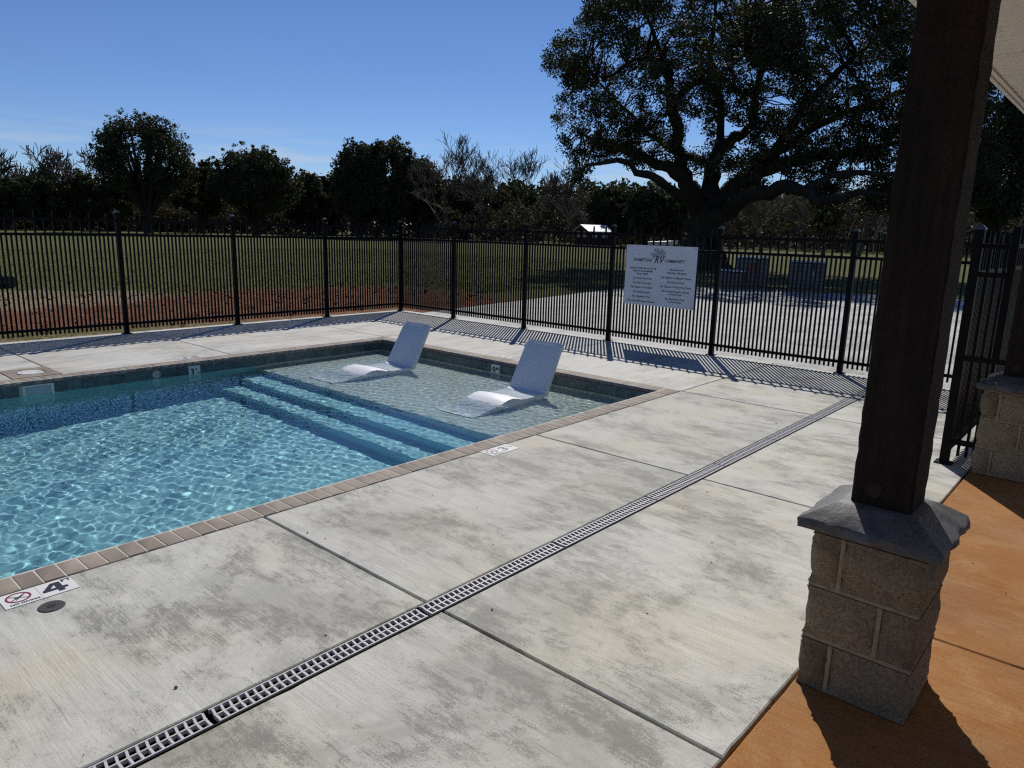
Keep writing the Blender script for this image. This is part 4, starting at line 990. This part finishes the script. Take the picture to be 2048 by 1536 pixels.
# far woods: one dark mass, and the grey dry brush along its foot
rw = np.random.default_rng(77)
def wood_line(n, p0, p1, d0, d1, topf, size, mat, name, rmin, rmax, per):
    px = rw.uniform(p0, p1, n); d = rw.uniform(d0, d1, n); C = []
    for a, b in zip(px, d):
        x, y = bearing(a, b); hz = 431.7 + 55.35 * a / 2048; t = topf(a) + 7 * math.sin(a * .09) + 5 * math.sin(a * .23 + 1)
        zt = 1.742 + (hz - t) / FPX * b * fore(a); C.append((x, y, max(.2, zt * rw.uniform(0, 1) ** .8)))
    V, F = leaves(np.array(C), rw.uniform(rmin, rmax, n), per, size, rw); o = np_mesh(name, V, F, M[mat]); tag(o, kind='stuff'); return o
tf = lambda p: np.interp(p, [-700, 0, 180, 420, 680, 880, 1130, 1300, 1450, 1800, 2100, 2700], [370, 372, 372, 362, 358, 372, 376, 378, 392, 388, 360, 380])
o = wood_line(9000, -700, 2700, 134, 160, tf, .50, 'leaf', 'woodland', .9, 1.9, 12); tag(o, 'dark unbroken woodland along the horizon behind the field trees')
o = wood_line(3600, 840, 2300, 104, 134, lambda p: np.interp(p, [840, 1000, 1150, 1500, 2050, 2300], [425, 418, 398, 402, 380, 390]), .30, 'brush', 'dry_brush', .6, 1.3, 14); tag(o, 'grey brown leafless thicket along the right of the field')
o = wood_line(3600, -500, 950, 126, 134, lambda p: 415, .24, 'brush', 'undergrowth', .5, .9, 12); tag(o, 'dry undergrowth at the foot of the left trees')
px = rw.uniform(1130, 2250, 150); pol = []
for a in px:
    d = rw.uniform(95, 128); x, y = bearing(a, d); out = []
    branch_polys(np.array([x, y, 0.]), np.array([rw.normal() * .15, rw.normal() * .15, 1.]), rw.uniform(2.2, 3.6), .09, 3, rw, out, .5, .2, (2, 4), .7, .12, .022); pol += out
V, F = tubes_np(pol, 3); o = np_mesh('saplings', V, F, M['twig'], None, True); tag(o, 'thicket of thin grey saplings in front of the right woodland', kind='stuff')

# ---------------------------------------------------------------- things in the field
def pallet_stack(px, py, dist, w, d, h, label, rz, mark=False, courses=6, top=True):
    p = at(px, py, dist); root = empty('block_pallet', (p.x, p.y, -.04), rz); tag(root, label, 'pallet of blocks', 'wrapped pallets of blocks at the pad edge')
    mb = MB()
    for yy in np.linspace(-d / 2, d / 2 - .09, 4): mb.box((-w / 2, yy, .09), (w / 2, yy + .09, .115))
    for xx in (-w / 2, -.05, w / 2 - .1): mb.box((xx, -d / 2, 0), (xx + .1, d / 2, .089))
    mb.build('pallet', M['pallet'], root)
    hc = (h - .12) / courses; rr = random.Random(int(px))
    bx = int(w / .40); by = int(d / .30)
    for c in range(courses):
        for i in range(bx):
            for j in range(by):
                if top is False and c == courses - 1 and i > bx // 2: continue
                jx, jy = rr.gauss(0, .008), rr.gauss(0, .008); g_ = .012
                MB().box((-w / 2 + w / bx * i + g_ + jx, -d / 2 + d / by * j + g_ + jy, .117 + hc * c + .006), (-w / 2 + w / bx * (i + 1) - g_ + jx, -d / 2 + d / by * (j + 1) - g_ + jy, .117 + hc * (c + 1) - .006)).build('block', M['wrap'], root)
    mb = MB(); n = 12
    for k in range(n):
        a0, a1 = -w / 2 - .012 + (w + .024) * k / n, -w / 2 - .012 + (w + .024) * (k + 1) / n; z0, z1 = h + .02 + .03 * math.sin(k * 1.7), h + .02 + .03 * math.sin((k + 1) * 1.7)
        mb.add([(a0, -d / 2 - .015, z0), (a1, -d / 2 - .015, z1), (a1, d / 2 + .015, z1 + .02), (a0, d / 2 + .015, z0 + .02), (a0, -d / 2 - .02, z0 - .28 - .05 * math.sin(k)), (a1, -d / 2 - .02, z1 - .28 - .05 * math.sin(k + 1))], ((0, 1, 2, 3), (4, 5, 1, 0)))
    mb.build('plastic_wrap', M['wrapw'], root)
    if mark: MB().box((-w / 2 - .02, -.12, h * .62), (-w / 2 - .005, .10, h * .62 + .18)).build('red_label', M['redmark'], root)
    return root
pallet_stack(1500, 566, 26.6, 1.0, 1.0, 1.02, 'tall wrapped pallet of grey blocks with red label, left pair', math.radians(26), True, 6)
pallet_stack(1462, 568, 25.9, 1.0, .8, .58, 'low wrapped pallet of grey blocks in front of the tall one', math.radians(26), False, 3)
pallet_stack(1612, 577, 26.4, 1.05, 1.1, 0.95, 'wrapped pallet of grey blocks standing alone on the right', math.radians(18), False, 6, False)
# culvert pipe at the left
p = at(8, 553, 22.5); pp = empty('pipe', (p.x, p.y, .10)); tag(pp, 'black plastic pipe end lying on straw at the left edge', 'pipe')
u = np.array([math.cos(math.radians(128)), math.sin(math.radians(128)), 0]); pts = [u * t for t in (-.20, 0, .8, 1.7, 2.8)]
MB().tube(pts, [.155] * 5, 18).build('barrel', M['pipe'], pp, sm=40)
rib = MB()
for t in np.arange(-.16, 2.8, .12): rib.tube([u * (t - .02), u * (t + .02)], [.168, .168], 18)
rib.build('rib', M['pipe'], pp)
# shed with pale roof
x, y = bearing(1186, 97); sh = empty('shed', (x, y, -.05), math.radians(-20)); tag(sh, 'dark red shed with pale metal roof below the tree line', 'shed')
w, d, e, rr_ = 1.75, 1.6, 1.9, 2.6
MB().add([(-w, -d, 0), (w, -d, 0), (w, d, 0), (-w, d, 0), (-w, -d, e), (w, -d, e), (w, d, e), (-w, d, e), (-w, 0, rr_ - .05), (w, 0, rr_ - .05)], ((0, 1, 5, 4), (2, 3, 7, 6), (1, 2, 6, 9, 5), (3, 0, 4, 8, 7))).build('wall', M['barn'], sh)
for sg_ in (-1, 1):
    MB().add([(-w - .3, 0, rr_ + .02), (w + .3, 0, rr_ + .02), (w + .3, sg_ * (d + .35), e - .12), (-w - .3, sg_ * (d + .35), e - .12), (-w - .3, 0, rr_ + .1), (w + .3, 0, rr_ + .1), (w + .3, sg_ * (d + .35), e - .04), (-w - .3, sg_ * (d + .35), e - .04)], ((0, 3, 2, 1), (4, 5, 6, 7), (0, 1, 5, 4), (1, 2, 6, 5), (2, 3, 7, 6), (3, 0, 4, 7))).build('roof', M['metalroof'], sh)
for xx in (-1.2, .4):
    wf = MB().box((xx, -d - .05, 1.1), (xx + .7, -d - .005, 1.8)).build('window', M['white'], sh); MB().box((xx + .07, -d - .06, 1.17), (xx + .63, -d - .052, 1.73)).build('pane', M['glass'], wf)
for yy in (-1.0, .5):
    wf = MB().box((-w - .05, yy, 1.1), (-w - .005, yy + .6, 1.8)).build('window', M['white'], sh); MB().box((-w - .06, yy + .07, 1.17), (-w - .052, yy + .53, 1.73)).build('pane', M['glass'], wf)
# small white boat on the grass
x, y = bearing(1324, 88); bo = empty('boat', (x, y, .02), math.radians(-55)); tag(bo, 'small white boat lying on the grass behind the sign', 'boat')
v = []; ns = 9
for i in range(ns):
    t = i / (ns - 1); X_ = -1.7 + 3.6 * t; hw = .68 * (1 - max(0, (t - .45) / .55) ** 2.2); zk = .25 + .35 * max(0, (t - .6) / .4) ** 2; sh_ = .80 + .22 * t * t
    v += [(X_, -hw, sh_), (X_, -hw * .8, zk + .18), (X_, 0, zk), (X_, hw * .8, zk + .18), (X_, hw, sh_), (X_, hw * .86, sh_ - .02), (X_, 0, zk + .15), (X_, -hw * .86, sh_ - .02)]
f = [(i * 8 + j, i * 8 + (j + 1) % 8, (i + 1) * 8 + (j + 1) % 8, (i + 1) * 8 + j) for i in range(ns - 1) for j in range(8)] + [tuple(range(8))[::-1], tuple(range((ns - 1) * 8, ns * 8))]
MB().add(v, f).build('hull', M['hull'], bo, sm=40)
for xx in (-.9, .2): MB().box((xx, -.52, .62), (xx + .25, .52, .66)).build('bench', M['pallet'], bo)
MB().box((-1.2, -.3, 0), (-1.05, .3, .30)).box((.8, -.25, 0), (.95, .25, .42)).build('chock', M['pallet'], bo)
MB().box((-1.95, -.14, .45), (-1.72, .14, 1.02)).build('outboard_motor', M['iron'], bo)

# clods and straw on the dug soil
rc = np.random.default_rng(5); n = 5200
cx_ = rc.uniform(-10, 6.5, n); cy_ = 8.5 + rc.beta(1.3, 1.5, n) * 6.2; s = rc.gamma(1.2, .008, n) + .004
cz_ = np.full(n, -.02) + .03; base = np.array([[1, 0, 0], [-1, 0, 0], [0, 1, 0], [0, -1, 0], [0, 0, 1], [0, 0, -1]], float)
V = (np.stack([cx_, cy_, cz_], 1)[:, None] + base[None] * s[:, None, None] * rc.uniform(.5, 1.3, (n, 6, 1))).reshape(-1, 3)
tri = np.array([[0, 2, 4], [2, 1, 4], [1, 3, 4], [3, 0, 4], [2, 0, 5], [1, 2, 5], [3, 1, 5], [0, 3, 5]]); F = (tri[None] + 6 * np.arange(n)[:, None, None]).reshape(-1, 3)
o = np_mesh('soil_clods', V, F, M['clod']); tag(o, 'loose clods of red soil beyond the far fence', kind='stuff')

# grass blades on the nearer field
rq = np.random.default_rng(8); n = 90000
gx_ = rq.uniform(-9, 30, n); gy_ = 10.5 + 34 * rq.uniform(0, 1, n) ** 1.6
pn = vnoise(np.stack([gx_, gy_, np.zeros(n)], 1) * .9, 12)
keep = ((gy_ > 14.2 + 1.2 * pn) | (gx_ > 7.5)) & (pn + rq.uniform(-1, 1, n) > -.5) & ~((gx_ < 18.5) & (gy_ < 9.6) & (gx_ > 2))
gx_, gy_ = gx_[keep], gy_[keep]; n = len(gx_); hh = rq.uniform(.03, .10, n); a = rq.uniform(0, 2 * PI, n); wd = rq.uniform(.006, .014, n)
P0 = np.stack([gx_, gy_, np.full(n, -.065)], 1); dx = np.stack([np.cos(a), np.sin(a), np.zeros(n)], 1); tip = P0 + np.stack([rq.normal(0, .03, n), rq.normal(0, .03, n), hh], 1)
V = np.stack([P0 - dx * wd[:, None], P0 + dx * wd[:, None], tip], 1).reshape(-1, 3)
o = np_mesh('grass', V, np.arange(3 * n).reshape(-1, 3), M['grassblade']); tag(o, 'short winter grass on the field beyond the fence', kind='stuff')

# leaf flecks and grit lying on the deck and patio
rd = np.random.default_rng(41); n = 210
dx_ = rd.uniform(-7.2, 2.4, n); dy_ = rd.uniform(-4.4, -.05, n); keep = (np.abs(dy_ + 1.522) > .08) & ~((np.abs(dx_ + 4.375) < .3) & (np.abs(dy_ + 3.187) < .3))
dx_, dy_ = dx_[keep], dy_[keep]; n = len(dx_); a = rd.uniform(0, 2 * PI, n); L = rd.gamma(2.0, .0016, n) + .0012; W_ = L * rd.uniform(.3, .9, n)
c, q = np.cos(a), np.sin(a); Z0 = np.full(n, .0035)
V = np.stack([np.stack([dx_ + c * L, dy_ + q * L, Z0], 1), np.stack([dx_ - q * W_, dy_ + c * W_, Z0 + L * .6], 1), np.stack([dx_ - c * L, dy_ - q * L, Z0], 1), np.stack([dx_ + q * W_, dy_ - c * W_, Z0], 1)], 1).reshape(-1, 3)
o = np_mesh('leaf_litter', V, np.arange(4 * n).reshape(-1, 4), M['litter']); tag(o, 'tiny dark leaf flecks and grit scattered over the concrete', kind='stuff')
